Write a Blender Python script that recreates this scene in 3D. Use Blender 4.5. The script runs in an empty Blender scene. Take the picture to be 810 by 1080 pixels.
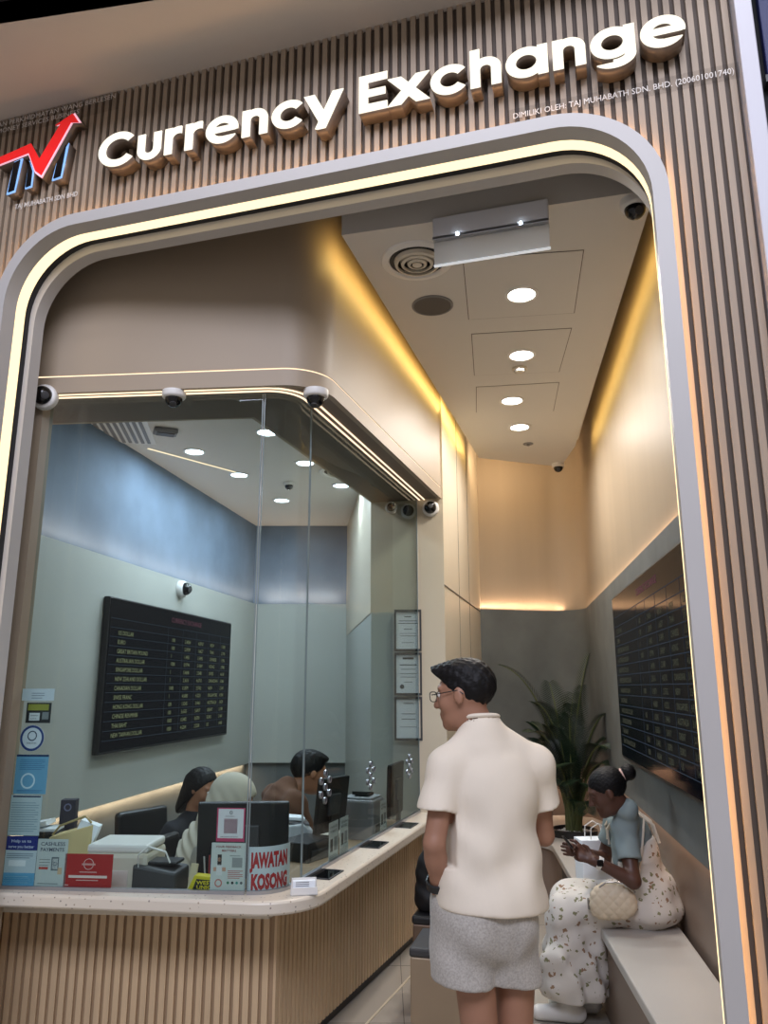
import bpy, bmesh, math, random
import numpy as np
from mathutils import Matrix, Vector
random.seed(4); rng = np.random.RandomState(7)
SC = bpy.context.scene; COL = SC.collection
PI = math.pi

# ------------------------------------------------------------------ camera
FPX = 805.0; PITCH = math.atan(185/805); EYE = 1.62
cam = bpy.data.cameras.new('camera'); cam.sensor_fit = 'VERTICAL'; cam.sensor_height = 36
cam.lens = 36*FPX/1080; cam.clip_start = .05
co = bpy.data.objects.new('camera', cam); COL.objects.link(co)
co.location = (0, 0, EYE); co.rotation_euler = (PI/2+PITCH, 0, 0); SC.camera = co

# ------------------------------------------------------------------ materials
def lin(c):
    r = []
    for x in c[:3]:
        x /= 255.0
        r.append(x/12.92 if x <= .04045 else ((x+.055)/1.055)**2.4)
    return tuple(r)+(1,)
def mat(name, col, rough=.5, metal=0.0, noise=None, bump=None, emit=None, spec=.5, stretch=None, coat=0, sheen=0):
    m = bpy.data.materials.new(name); m.use_nodes = True
    nt = m.node_tree; b = nt.nodes['Principled BSDF']
    b.inputs['Base Color'].default_value = lin(col); b.inputs['Roughness'].default_value = rough
    b.inputs['Metallic'].default_value = metal; b.inputs['Specular IOR Level'].default_value = spec
    if coat: b.inputs['Coat Weight'].default_value = coat; b.inputs['Coat Roughness'].default_value = .1
    if sheen: b.inputs['Sheen Weight'].default_value = sheen
    tc = nt.nodes.new('ShaderNodeTexCoord'); mp = nt.nodes.new('ShaderNodeMapping')
    nt.links.new(tc.outputs['Object'], mp.inputs['Vector'])
    if stretch: mp.inputs['Scale'].default_value = stretch
    if noise:
        sc, amt, det = noise
        n = nt.nodes.new('ShaderNodeTexNoise'); n.inputs['Scale'].default_value = sc; n.inputs['Detail'].default_value = det
        nt.links.new(mp.outputs[0], n.inputs['Vector'])
        r = nt.nodes.new('ShaderNodeMapRange'); r.inputs[1].default_value = .3; r.inputs[2].default_value = .7
        r.inputs[3].default_value = 1-amt; r.inputs[4].default_value = 1+amt
        nt.links.new(n.outputs['Fac'], r.inputs[0])
        mx = nt.nodes.new('ShaderNodeVectorMath'); mx.operation = 'SCALE'
        mx.inputs[0].default_value = lin(col)[:3]; nt.links.new(r.outputs[0], mx.inputs['Scale'])
        nt.links.new(mx.outputs[0], b.inputs['Base Color'])
    if bump:
        sc, st = bump
        n2 = nt.nodes.new('ShaderNodeTexNoise'); n2.inputs['Scale'].default_value = sc; n2.inputs['Detail'].default_value = 4
        nt.links.new(mp.outputs[0], n2.inputs['Vector'])
        bp = nt.nodes.new('ShaderNodeBump'); bp.inputs['Strength'].default_value = st; bp.inputs['Distance'].default_value = .01
        nt.links.new(n2.outputs['Fac'], bp.inputs['Height']); nt.links.new(bp.outputs[0], b.inputs['Normal'])
    if emit:
        b.inputs['Emission Color'].default_value = lin(emit[0]); b.inputs['Emission Strength'].default_value = emit[1]
    return m
def speckle(m, scale, thr, col, col2=None, warp=0):
    """procedural flecks on top of a material's base colour"""
    nt = m.node_tree; b = nt.nodes['Principled BSDF']
    tc = nt.nodes.new('ShaderNodeTexCoord'); v = nt.nodes.new('ShaderNodeTexVoronoi'); v.inputs['Scale'].default_value = scale
    if warp:
        wn = nt.nodes.new('ShaderNodeTexNoise'); wn.inputs['Scale'].default_value = scale*1.6; nt.links.new(tc.outputs['Object'], wn.inputs['Vector'])
        ad = nt.nodes.new('ShaderNodeVectorMath'); ad.operation = 'MULTIPLY_ADD'; ad.inputs[1].default_value = (warp, warp, warp)
        nt.links.new(wn.outputs['Color'], ad.inputs[0]); nt.links.new(tc.outputs['Object'], ad.inputs[2]); nt.links.new(ad.outputs[0], v.inputs['Vector'])
    else: nt.links.new(tc.outputs['Object'], v.inputs['Vector'])
    lt = nt.nodes.new('ShaderNodeMath'); lt.operation = 'LESS_THAN'; lt.inputs[1].default_value = thr
    nt.links.new(v.outputs['Distance'], lt.inputs[0])
    mx = nt.nodes.new('ShaderNodeMix'); mx.data_type = 'RGBA'
    nt.links.new(lt.outputs[0], mx.inputs['Factor'])
    old = b.inputs['Base Color'].links
    if old: nt.links.new(old[0].from_socket, mx.inputs['A'])
    else: mx.inputs['A'].default_value = b.inputs['Base Color'].default_value
    if col2:
        m2 = nt.nodes.new('ShaderNodeMix'); m2.data_type = 'RGBA'
        sp = nt.nodes.new('ShaderNodeSeparateColor'); nt.links.new(v.outputs['Color'], sp.inputs[0])
        g = nt.nodes.new('ShaderNodeMath'); g.operation = 'GREATER_THAN'; g.inputs[1].default_value = .5
        nt.links.new(sp.outputs[0], g.inputs[0]); nt.links.new(g.outputs[0], m2.inputs['Factor'])
        m2.inputs['A'].default_value = lin(col); m2.inputs['B'].default_value = lin(col2)
        nt.links.new(m2.outputs['Result'], mx.inputs['B'])
    else: mx.inputs['B'].default_value = lin(col)
    nt.links.new(mx.outputs['Result'], b.inputs['Base Color'])
    return m
def glow(name, col, st):
    m = bpy.data.materials.new(name); m.use_nodes = True; nt = m.node_tree; nt.nodes.clear()
    e = nt.nodes.new('ShaderNodeEmission'); e.inputs[0].default_value = lin(col); e.inputs[1].default_value = st
    o = nt.nodes.new('ShaderNodeOutputMaterial'); nt.links.new(e.outputs[0], o.inputs[0]); return m
def glassmat(name, tint, refl=1.0, haze=0.0, rough=0.0):
    m = bpy.data.materials.new(name); m.use_nodes = True; nt = m.node_tree; nt.nodes.clear()
    t = nt.nodes.new('ShaderNodeBsdfTransparent'); t.inputs[0].default_value = lin(tint)
    g = nt.nodes.new('ShaderNodeBsdfGlossy'); g.inputs['Roughness'].default_value = rough; g.inputs[0].default_value = (refl, refl, refl, 1)
    lw = nt.nodes.new('ShaderNodeLayerWeight'); lw.inputs[0].default_value = .5
    pw = nt.nodes.new('ShaderNodeMath'); pw.operation = 'POWER'; pw.inputs[1].default_value = 5; nt.links.new(lw.outputs['Facing'], pw.inputs[0])
    f = nt.nodes.new('ShaderNodeMath'); f.operation = 'MULTIPLY_ADD'; f.inputs[1].default_value = .96; f.inputs[2].default_value = .04; nt.links.new(pw.outputs[0], f.inputs[0])
    mx = nt.nodes.new('ShaderNodeMixShader'); o = nt.nodes.new('ShaderNodeOutputMaterial')
    nt.links.new(f.outputs[0], mx.inputs[0]); nt.links.new(t.outputs[0], mx.inputs[1]); nt.links.new(g.outputs[0], mx.inputs[2])
    last = mx.outputs[0]
    if haze:
        d = nt.nodes.new('ShaderNodeBsdfDiffuse'); d.inputs[0].default_value = (.8, .85, .9, 1)
        tl = nt.nodes.new('ShaderNodeBsdfTranslucent'); tl.inputs[0].default_value = (.8, .85, .9, 1)
        m3 = nt.nodes.new('ShaderNodeMixShader'); m3.inputs[0].default_value = .6
        nt.links.new(d.outputs[0], m3.inputs[1]); nt.links.new(tl.outputs[0], m3.inputs[2])
        m2 = nt.nodes.new('ShaderNodeMixShader'); m2.inputs[0].default_value = haze
        nt.links.new(last, m2.inputs[1]); nt.links.new(m3.outputs[0], m2.inputs[2]); last = m2.outputs[0]
    nt.links.new(last, o.inputs[0]); return m

M = {}
M['slat'] = mat('slat_wood', (156, 138, 118), .55, noise=(3, .10, 4), stretch=(6, 6, .5))
M['slat_back'] = mat('slat_backing', (88, 76, 66), .7)
M['counter_slat'] = mat('counter_slat_wood', (200, 173, 138), .5, noise=(3, .08, 4), stretch=(6, 6, .5))
M['counter_groove'] = mat('counter_groove_wood', (156, 130, 102), .7)
M['portal'] = mat('portal_paint', (184, 180, 176), .45, noise=(2, .03, 2))
M['portal_dark'] = mat('portal_groove', (30, 30, 34), .6)
M['taupe'] = mat('taupe_paint', (158, 142, 122), .5, noise=(1.5, .03, 2))
M['cream'] = mat('cream_laminate', (206, 194, 172), .35, noise=(2, .03, 2))
M['ceil'] = mat('ceiling_paint', (208, 205, 199), .7)
M['seam'] = mat('seam_dark', (96, 88, 80), .8)
M['gloss_wall'] = mat('sheen_laminate', (166, 151, 131), .45, spec=.12, noise=(1.2, .04, 3), stretch=(4, 4, .25), bump=(5, .05))
M['plaster'] = mat('grey_plaster', (98, 102, 101), .75, noise=(3.2, .16, 8), bump=(12, .06))
M['plaster_blue'] = mat('booth_plaster', (106, 122, 140), .75, noise=(2.4, .18, 8), bump=(12, .06))
M['panel_grey'] = mat('booth_panel', (176, 178, 170), .45, noise=(1.5, .03, 2))
M['tan_panel'] = mat('tan_panel', (136, 119, 107), .5, noise=(2, .04, 3))
M['floor'] = mat('floor_tile', (176, 169, 158), .2, noise=(1.2, .05, 5))
M['terrazzo'] = speckle(mat('terrazzo_top', (212, 202, 186), .3), 42, .16, (168, 152, 132), (140, 130, 120))
M['bench_stone'] = speckle(mat('bench_stone', (186, 182, 176), .4), 70, .12, (180, 170, 158))
M['white'] = mat('white_plastic', (226, 224, 220), .4)
M['offwhite'] = mat('offwhite_plastic', (206, 198, 182), .5)
M['black'] = mat('black_plastic', (22, 22, 24), .4)
M['black_gloss'] = mat('black_gloss', (12, 12, 14), .08)
M['grey'] = mat('grey_plastic', (120, 120, 122), .5)
M['dgrey'] = mat('dark_grey_plastic', (58, 58, 60), .5)
M['alu'] = mat('aluminium', (176, 178, 184), .32, metal=.9)
M['steel'] = mat('brushed_steel', (150, 146, 140), .3, metal=1)
M['mallceil'] = mat('mall_ceiling_paint', (214, 202, 188), .8)
M['mallblack'] = mat('mall_black', (12, 12, 16), .8)
M['navy'] = mat('navy_panel', (10, 20, 80), .5)
M['trimwhite'] = mat('trim_white', (196, 194, 200), .45)
M['led'] = glow('led_warm', (255, 228, 178), 1.7)
M['led_thin'] = glow('led_thin', (255, 226, 190), 1.6)
M['led_halo'] = glow('led_halo', (255, 200, 142), 13.0)
M['downlight'] = glow('downlight_lens', (255, 250, 240), 14.0)
M['cool_light'] = glow('cool_lens', (225, 240, 255), 14.0)
M['glass'] = glassmat('clear_glass', (240, 247, 246), .3)
M['acrylic'] = glassmat('clear_acrylic', (238, 240, 244), .4, haze=.6)
M['plaque'] = glassmat('clear_plaque', (253, 253, 253), .06)
M['glass_edge'] = mat('glass_edge', (120, 132, 132), .2, emit=((190, 215, 215), .01))
M['letter_face'] = glow('letter_face', (255, 248, 230), 1.35)
M['letter_side'] = mat('letter_side', (128, 112, 98), .35, metal=.3)
M['paper'] = mat('paper_white', (238, 243, 248), .7)
M['ink'] = mat('ink_dark', (52, 54, 62), .7)
M['ink_red'] = mat('ink_red', (172, 32, 40), .6)
M['letter_grey'] = mat('letter_grey', (214, 206, 196), .5)
M['skin'] = mat('skin_light', (156, 113, 90), .5, noise=(6, .05, 3))
M['skin_tan'] = mat('skin_tan', (158, 108, 80), .5, noise=(6, .05, 3))
M['skin_dark'] = mat('skin_dark', (84, 54, 42), .45, noise=(6, .06, 3))
M['hair'] = mat('hair_black', (14, 12, 13), .55, spec=.25, noise=(40, .3, 3), bump=(60, .5))
M['tee'] = mat('tee_cotton', (226, 214, 196), .9, noise=(5, .02, 3), bump=(9, .55), stretch=(1, 1, .45))
M['shorts'] = mat('shorts_marl', (170, 164, 156), .95, noise=(160, .2, 4), bump=(120, .1), sheen=.2)

# ------------------------------------------------------------------ builders
def link(o, parent=None):
    COL.objects.link(o)
    if parent: o.parent = parent
    return o
def tag(o, label=None, cat=None, group=None, kind=None):
    if label: o['label'] = label
    if cat: o['category'] = cat
    if group: o['group'] = group
    if kind: o['kind'] = kind
    return o
def thing(name, label, cat, loc=(0, 0, 0), rotz=0, group=None):
    o = bpy.data.objects.new(name, None); o.empty_display_size = .05
    o.location = loc; o.rotation_euler = (0, 0, rotz)
    COL.objects.link(o); return tag(o, label, cat, group)
def wm(o):
    return (wm(o.parent) if o.parent else Matrix.Identity(4)) @ o.matrix_basis
def setmw(o, mw):
    k = mw.to_scale().x
    if abs(k-1) > 1e-4 and o.type == 'MESH':            # keep objects at unit scale: the size goes into the mesh
        o.data.transform(Matrix.Scale(k, 4)); mw = mw @ Matrix.Scale(1/k, 4)
    o.matrix_basis = (wm(o.parent).inverted() if o.parent else Matrix.Identity(4)) @ mw
class MB:
    def __init__(s): s.v = []; s.f = []; s.m = []
    def add(s, vs, fs, mi=0):
        n = len(s.v); s.v += [tuple(map(float, p)) for p in vs]
        for f in fs: s.f.append([i+n for i in f]); s.m.append(mi)
        return s
    def box(s, c, d, R=None, mi=0):
        x, y, z = d[0]/2, d[1]/2, d[2]/2
        vs = [Vector((a, b, e)) for e in (-z, z) for b in (-y, y) for a in (-x, x)]
        if R is not None: vs = [R @ p for p in vs]
        c = Vector(c); vs = [p+c for p in vs]
        return s.add(vs, [(0, 2, 3, 1), (4, 5, 7, 6), (0, 1, 5, 4), (2, 6, 7, 3), (0, 4, 6, 2), (1, 3, 7, 5)], mi)
    def bx(s, x0, x1, y0, y1, z0, z1, mi=0):
        return s.box(((x0+x1)/2, (y0+y1)/2, (z0+z1)/2), (x1-x0, y1-y0, z1-z0), None, mi)
    def prism(s, poly, z0, z1, mi=0):
        n = len(poly)
        vs = [(p[0], p[1], z0) for p in poly]+[(p[0], p[1], z1) for p in poly]
        fs = [list(range(n))[::-1], [i+n for i in range(n)]]+[(i, (i+1) % n, (i+1) % n+n, i+n) for i in range(n)]
        return s.add(vs, fs, mi)
    def prism_xz(s, poly, y0, y1, mi=0):
        n = len(poly)
        vs = [(p[0], y0, p[1]) for p in poly]+[(p[0], y1, p[1]) for p in poly]
        fs = [list(range(n)), [i+n for i in range(n)][::-1]]+[(i, i+n, (i+1) % n+n, (i+1) % n) for i in range(n)]
        return s.add(vs, fs, mi)
    def wall(s, pts, z0, z1, th=.03, mi=0):
        """upright sheet along a plan polyline; thickness goes to the left-hand normal"""
        q = offset(pts, th)
        return s.prism(list(pts)+q[::-1], z0, z1, mi)
    def lathe(s, prof, seg=24, c=(0, 0, 0), mi=0, R=None):
        vs = []; n = len(prof)
        for i in range(seg):
            a = 2*PI*i/seg
            for r, z in prof:
                p = Vector((r*math.cos(a), r*math.sin(a), z))
                if R is not None: p = R @ p
                vs.append(p+Vector(c))
        fs = []
        for i in range(seg):
            j = (i+1) % seg
            for k in range(n-1): fs.append((i*n+k, j*n+k, j*n+k+1, i*n+k+1))
        if prof[0][0] > 1e-6 and prof[-1][0] > 1e-6:
            for i in range(seg): j = (i+1) % seg; fs.append((i*n+n-1, j*n+n-1, j*n, i*n))
            return s.add(vs, fs, mi)
        if prof[0][0] > 1e-6: fs.append([i*n for i in range(seg)][::-1])
        if prof[-1][0] > 1e-6: fs.append([i*n+n-1 for i in range(seg)])
        return s.add(vs, fs, mi)
    def tube(s, pts, rad, seg=8, mi=0, closed=False):
        pts = [Vector(p) for p in pts]; n = len(pts)
        rr = rad if hasattr(rad, '__len__') else [rad]*n
        up = Vector((0, 0, 1)); vs = []
        for i, p in enumerate(pts):
            a = pts[(i-1) % n] if closed or i else pts[i]; b = pts[(i+1) % n] if closed or i < n-1 else pts[i]
            t = (b-a).normalized(); u = t.cross(up)
            if u.length < .05: u = t.cross(Vector((0, 1, 0)))
            u.normalize(); w = u.cross(t)
            for k in range(seg):
                an = 2*PI*k/seg; vs.append(p+(u*math.cos(an)+w*math.sin(an))*rr[i])
        fs = []
        for i in range(n if closed else n-1):
            j = (i+1) % n
            for k in range(seg):
                l = (k+1) % seg; fs.append((i*seg+k, i*seg+l, j*seg+l, j*seg+k))
        if not closed: fs += [list(range(seg))[::-1], [(n-1)*seg+k for k in range(seg)]]
        return s.add(vs, fs, mi)
    def ball(s, c, r, seg=16, mi=0, R=None):
        r = r if hasattr(r, '__len__') else (r, r, r)
        vs = []; fs = []; nr = seg//2
        for i in range(nr+1):
            t = PI*i/nr
            for j in range(seg):
                p = 2*PI*j/seg; q = Vector((r[0]*math.sin(t)*math.cos(p), r[1]*math.sin(t)*math.sin(p), r[2]*math.cos(t)))
                if R is not None: q = R @ q
                vs.append(q+Vector(c))
        for i in range(nr):
            for j in range(seg):
                k = (j+1) % seg; fs.append((i*seg+j, (i+1)*seg+j, (i+1)*seg+k, i*seg+k))
        return s.add(vs, fs, mi)
    def build(s, name, mats, parent=None, mw=None, smooth=False, bevel=0, seg=2, loc=None, rotz=None):
        me = bpy.data.meshes.new(name); me.from_pydata(s.v, [], s.f)
        mats = mats if isinstance(mats, (list, tuple)) else [mats]
        for m in mats: me.materials.append(m)
        if len(mats) > 1: me.polygons.foreach_set('material_index', s.m)
        bm = bmesh.new(); bm.from_mesh(me); bmesh.ops.remove_doubles(bm, verts=bm.verts, dist=1e-6)
        bmesh.ops.recalc_face_normals(bm, faces=bm.faces); bm.to_mesh(me); bm.free()
        if smooth:
            me.polygons.foreach_set('use_smooth', [True]*len(me.polygons))
            me.set_sharp_from_angle(angle=math.radians(40))
        o = bpy.data.objects.new(name, me); link(o, parent)
        if mw is not None: setmw(o, mw)
        if loc is not None: o.location = loc
        if rotz is not None: o.rotation_euler = (0, 0, rotz)
        if bevel:
            b = o.modifiers.new('bevel', 'BEVEL'); b.width = bevel; b.segments = seg; b.limit_method = 'ANGLE'; b.angle_limit = math.radians(40)
        return o
def struct(mb, name, mats, label=None, **k):
    return tag(mb.build(name, mats, **k), label, None, None, 'structure')
def offset(pts, d):
    """parallel polyline, d to the left of travel"""
    P = [np.array(p[:2], float) for p in pts]; out = []
    for i, p in enumerate(P):
        ns = []
        if i: t = P[i]-P[i-1]; t /= np.linalg.norm(t); ns.append(np.array([-t[1], t[0]]))
        if i < len(P)-1: t = P[i+1]-P[i]; t /= np.linalg.norm(t); ns.append(np.array([-t[1], t[0]]))
        if len(ns) == 1: n = ns[0]*d
        else:
            n = ns[0]+ns[1]; n = n/np.dot(n, n)*2*d
        out.append(tuple(p+n))
    return out
def fillet(pts, radii, seg=10):
    """polyline with its inner corners rounded"""
    out = [tuple(pts[0])]
    for i in range(1, len(pts)-1):
        a, b, c = (np.array(pts[j], float) for j in (i-1, i, i+1)); r = radii[i-1] if hasattr(radii, '__len__') else radii
        u = (a-b)/np.linalg.norm(a-b); v = (c-b)/np.linalg.norm(c-b)
        if r <= 0: out.append(tuple(b)); continue
        th = math.acos(max(-1, min(1, float(u@v)))); tl = r/math.tan(th/2)
        ctr = b+(u+v)/np.linalg.norm(u+v)*r/math.sin(th/2)
        p, q = b+u*tl-ctr, b+v*tl-ctr
        a0, a1 = math.atan2(p[1], p[0]), math.atan2(q[1], q[0]); da = (a1-a0+PI) % (2*PI)-PI
        out += [tuple(ctr+r*np.array([math.cos(a0+da*t/seg), math.sin(a0+da*t/seg)])) for t in range(seg+1)]
    return out+[tuple(pts[-1])]
def area(name, loc, sx, sy, power, col, direction, spread=None, shape='RECTANGLE', xdir=None):
    l = bpy.data.lights.new(name, 'AREA'); l.shape = shape; l.size = sx
    if shape in ('RECTANGLE', 'ELLIPSE'): l.size_y = sy
    l.energy = power; l.color = lin(col)[:3]
    if spread: l.spread = spread
    o = bpy.data.objects.new(name, l); COL.objects.link(o)
    z = -Vector(direction).normalized()
    x = Vector(xdir).normalized() if xdir else (Vector((0, 0, 1)).cross(z) if abs(z.z) < .99 else Vector((1, 0, 0)))
    y = z.cross(x).normalized(); x = y.cross(z).normalized()
    o.matrix_world = Matrix(((x.x, y.x, z.x, loc[0]), (x.y, y.y, z.y, loc[1]), (x.z, y.z, z.z, loc[2]), (0, 0, 0, 1)))
    return o
def text_obj(name, body, h, m, parent=None, mw=None, width=None, bold=0.0, extrude=.0008, align='LEFT', spacing=1.0):
    """lettering as a mesh: stands in its local XZ plane facing -Y, cap height h"""
    cu = bpy.data.curves.new(name, 'FONT'); cu.body = body; cu.size = 1; cu.offset = bold; cu.extrude = 0
    cu.align_x = align; cu.space_line = spacing; cu.resolution_u = 2
    to = bpy.data.objects.new(name, cu); COL.objects.link(to)
    dg = bpy.context.evaluated_depsgraph_get(); me = bpy.data.meshes.new_from_object(to.evaluated_get(dg))
    bpy.data.objects.remove(to); bpy.data.curves.remove(cu)
    k = h/.72
    xs = [v.co.x for v in me.vertices] or [0, 1]
    kx = width/(max(xs)-min(xs)) if width else k
    for v in me.vertices: v.co = Vector((v.co.x*kx, -extrude, v.co.y*k))
    me.materials.clear(); me.materials.append(m)
    me.name = name
    o = bpy.data.objects.new(name, me); link(o, parent)
    if mw is not None: setmw(o, mw)
    return o

# ------------------------------------------------------------------ plan of the shop
FX = np.array([.958, -.287]); FK = np.array([.287, .958])
def shop_frame(ax, ay, z0, k):
    return Matrix(((FX[0]*k, FK[0]*k, 0, ax), (FX[1]*k, FK[1]*k, 0, ay), (0, 0, k, z0), (0, 0, 0, 1)))
FS, FZ = .93, .1134
FM = shop_frame(.93, 2.325, FZ, FS)                 # shop-front frame: x right, y into the shop
FM0 = shop_frame(1.0, 2.5, 0, 1)
def fw(x, k, z): q = FM @ Vector((x, k, z)); return (q.x, q.y, q.z)
GL0, GLC, GLE = (-1.64, 3.535), (-.44, 3.43), (.25, 5.6)
GLINE = fillet([GL0, GLC, GLE], .16, 12)                                 # booth glass, left end to pilaster
GD = np.array([.996, -.087]); GS = np.array([.303, .953])
def gfront(t, off=0): q = np.array(GL0)+GD*t+np.array([.087, .996])*off; return (q[0], q[1])
def gside(t, off=0): q = np.array(GLC)+GS*t+np.array([-.953, .303])*off; return (q[0], q[1])
def rightx(y): return 1.543+(y-4.58)*.1566
def leftx(y): return -1.92+(y-5.2)*.1673

# ------------------------------------------------------------------ floor and shell
f = MB().bx(-7, 7, -5, 11, -.1, 0)
struct(f, 'floor', M['floor'])
s = MB()
for i in range(-8, 9):
    s.bx(-7, 7, i*.8+.25-.002, i*.8+.25+.002, 0, .0006)
    s.bx(i*.8+.1-.002, i*.8+.1+.002, -5, 9, 0, .0006)
struct(s, 'trim_2', M['seam'], 'thin dark joints between the floor tiles')

CZ = 3.70
cp = [(-.2, 3.218), (1.163, 2.88), (1.69, 6.45), (1.71, 7.1), (.882, 6.806)]
ceil = struct(MB().prism(cp, CZ, CZ+.26), 'ceiling', M['ceil'], 'dropped beige ceiling panel over the customer aisle')
struct(MB().prism([fw(-3.8, .1, 0)[:2], fw(.6, .1, 0)[:2], (2.6, 9), (-2.6, 9)], 4.1, 4.16), 'ceiling_2', M['ceil'])
# right wall: sheen laminate above, grey plaster panel, tan panel below
def rw(off, y0, y1): return [(rightx(y0)-off, y0), (rightx(y1)-off, y1)]
BK = [(.93, 7.58), (1.88, 7.76), (2.05, 7.81)]
def round_back(off):
    P = [(rightx(2.44)-off, 2.44), (rightx(7.81)-off, 7.81-off), (.80, 7.555-off)]
    return fillet(P, .28, 12)
struct(MB().wall(round_back(0), 2.3, 4.1, -.05), 'wall_right', M['gloss_wall'], smooth=True)
struct(MB().wall(round_back(.035), .90, 2.37, -.06), 'wall_back', M['plaster'], 'grey plaster dado panel with light above and below', smooth=True)
struct(MB().wall(round_back(-.03), 0, .94, -.05), 'wall_rear', M['tan_panel'], smooth=True)

# aisle side of the booth: pilaster and wood panels behind it
pil = MB().prism([(.25, 5.60), (.44, 5.55), (.93+.03, 7.6), (.74, 7.62)], 0, 4.1)
wl = struct(pil, 'wall_left', M['cream'])
sm = MB()
for t in (.34, .62): 
    q = np.array([.44, 5.55])*(1-t)+np.array([.96, 7.6])*t
    sm.box((q[0]+.001, q[1], 2.0), (.003, .006, 4.0), Matrix.Rotation(-.24, 3, 'Z'))
a, b = np.array([.4405, 5.55]), np.array([.9605, 7.6])
sm.wall([tuple(a), tuple(b)], 2.345, 2.353, -.003)
struct(sm, 'trim_3', M['seam'], 'dark seams between the tall wood panels')

# booth rooms: left wall, back wall, right walls
yl = 3.66
struct(MB().wall([(leftx(yl)-.02, yl), (leftx(8.3)-.02, 8.3), (-.36, 8.3)], 2.42, 3.5, .05), 'wall_booth_upper', M['plaster_blue'])
struct(MB().wall([(leftx(yl)+.02, yl), (leftx(8.28)+.02, 8.28), (-.36, 8.28)], .86, 2.5, .04), 'wall_booth_panel', M['panel_grey'])
struct(MB().wall([(leftx(yl)-.03, yl), (leftx(8.3)-.03, 8.32), (-.36, 8.32)], 0, .9, .05), 'wall_booth_lower', M['plaster'])
struct(MB().wall([(-.42, 8.4), (-.10, 5.68), (.245, 5.655)], 2.16, 3.5, .05), 'wall_booth_side', M['cream'])
struct(MB().wall([(-.415, 8.4), (-.095, 5.675), (.245, 5.65)], 0, 2.16, .05), 'wall_booth_side_panel', M['panel_grey'])
struct(MB().prism([(-2.5, 3.6), (-.5, 3.5), (.2, 5.6), (.7, 7), (.7, 8.5), (-2.5, 8.5)], 3.37, 3.43), 'ceiling_3', M['ceil'], 'booth ceiling behind the glass')
# left end of the front: brown pier beside the glass
struct(MB().prism([(-2.3, 3.50), (-1.645, 3.478), (-1.63, 3.56), (-2.3, 3.62)], 0, 3.02), 'wall_pier', M['taupe'])

# fascia box over the glass
Fo = fillet([(-2.3, 3.515), (-.30, 3.335), (.43, 5.56)], .24, 14)
Fi = offset(Fo, .12)
fz0, fz1 = 3.0, 3.085
# lower band: from below fascia edge, underside
fas = MB().wall(Fo, fz0, fz1-.004, .03); fas.wall(Fo, fz1+.004, 4.1, .03); fas.wall(offset(Fo, .012), fz1-.004, fz1+.004, .015)
fascia = struct(fas, 'wall_booth_fascia', M['taupe'], 'taupe fascia box with rounded corner above the booth glass', smooth=True)
tag(MB().wall(offset(Fo, .004), fz1-.0035, fz1+.0035, .006).build('led_strip', M['led_thin'], fascia), 'thin warm light line', None)
GSH = offset([(-2.15, 3.58), GLC, GLE], .34)
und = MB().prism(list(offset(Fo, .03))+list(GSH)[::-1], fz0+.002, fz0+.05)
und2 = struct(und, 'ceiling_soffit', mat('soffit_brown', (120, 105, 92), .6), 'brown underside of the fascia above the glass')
struct(MB().wall(GSH, fz0+.002, 3.4, .02), 'wall_soffit', M['taupe'])
for off in (-.055, -.018):
    MB().prism(list(offset(GLINE, off-.004))+list(offset(GLINE, off+.004))[::-1], fz0-.004, fz0+.004).build('led_strip', M['led_thin'], und2)
# ------------------------------------------------------------------ portal arch (shop-front frame)
def arch(x0, x1, top, r, w=0, seg=14):
    """outline of the opening grown outwards by w: (x, z) from the left foot to the right foot"""
    P = [(x0-w, -.13)]
    R = r+w
    for i in range(seg+1):
        a = PI-PI/2*i/seg; P.append((x0+r+R*math.cos(a), top-r+R*math.sin(a)))
    for i in range(seg+1):
        a = PI/2-PI/2*i/seg; P.append((x1-r+R*math.cos(a), top-r+R*math.sin(a)))
    return P+[(x1+w, -.13)]
def sweep(par, prof, closed=True):
    """profile points (w, k) swept along the arch"""
    mb = MB(); rows = [[(x, k, z) for x, z in arch(*par, w=w)] for w, k in prof]
    n = len(rows[0]); m = len(rows); vs = [p for r in rows for p in r]
    fs = []
    for i in range(m if closed else m-1):
        j = (i+1) % m
        for q in range(n-1): fs.append((i*n+q, i*n+q+1, j*n+q+1, j*n+q))
    if closed: fs += [[i*n for i in range(m)], [i*n+n-1 for i in range(m)][::-1]]
    return mb.add(vs, fs)
OUT = (-2.95, 0.0, 3.775, .36); INN = (-2.928, .02, 3.738, .35)
portal = struct(sweep(OUT, [(0, 0), (.06, 0), (.06, .006), (.050, .006), (.050, .030), (.045, .030), (.045, .19), (.012, .19), (.012, .145), (.012, .08), (0, .08)]), 'trim_1', M['portal'], 'grey rounded portal frame around the shop opening', mw=FM, smooth=True)
sweep(OUT, [(.002, .082), (.011, .082), (.011, .143), (.002, .143)]).build('led_strip', M['led'], portal, mw=FM, smooth=True)
sweep(OUT, [(.008, .147), (.011, .147), (.011, .182), (.008, .182)]).build('shadow_gap', M['portal_dark'], portal, mw=FM, smooth=True)
sweep(INN, [(0, .182), (.10, .182), (.10, .25), (0, .25)]).build('inner_frame', M['portal'], portal, mw=FM, smooth=True)
sweep(OUT, [(.0505, .009), (.055, .009), (.055, .026), (.0505, .026)]).build('halo_strip', M['led_halo'], portal, mw=FM)

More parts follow.
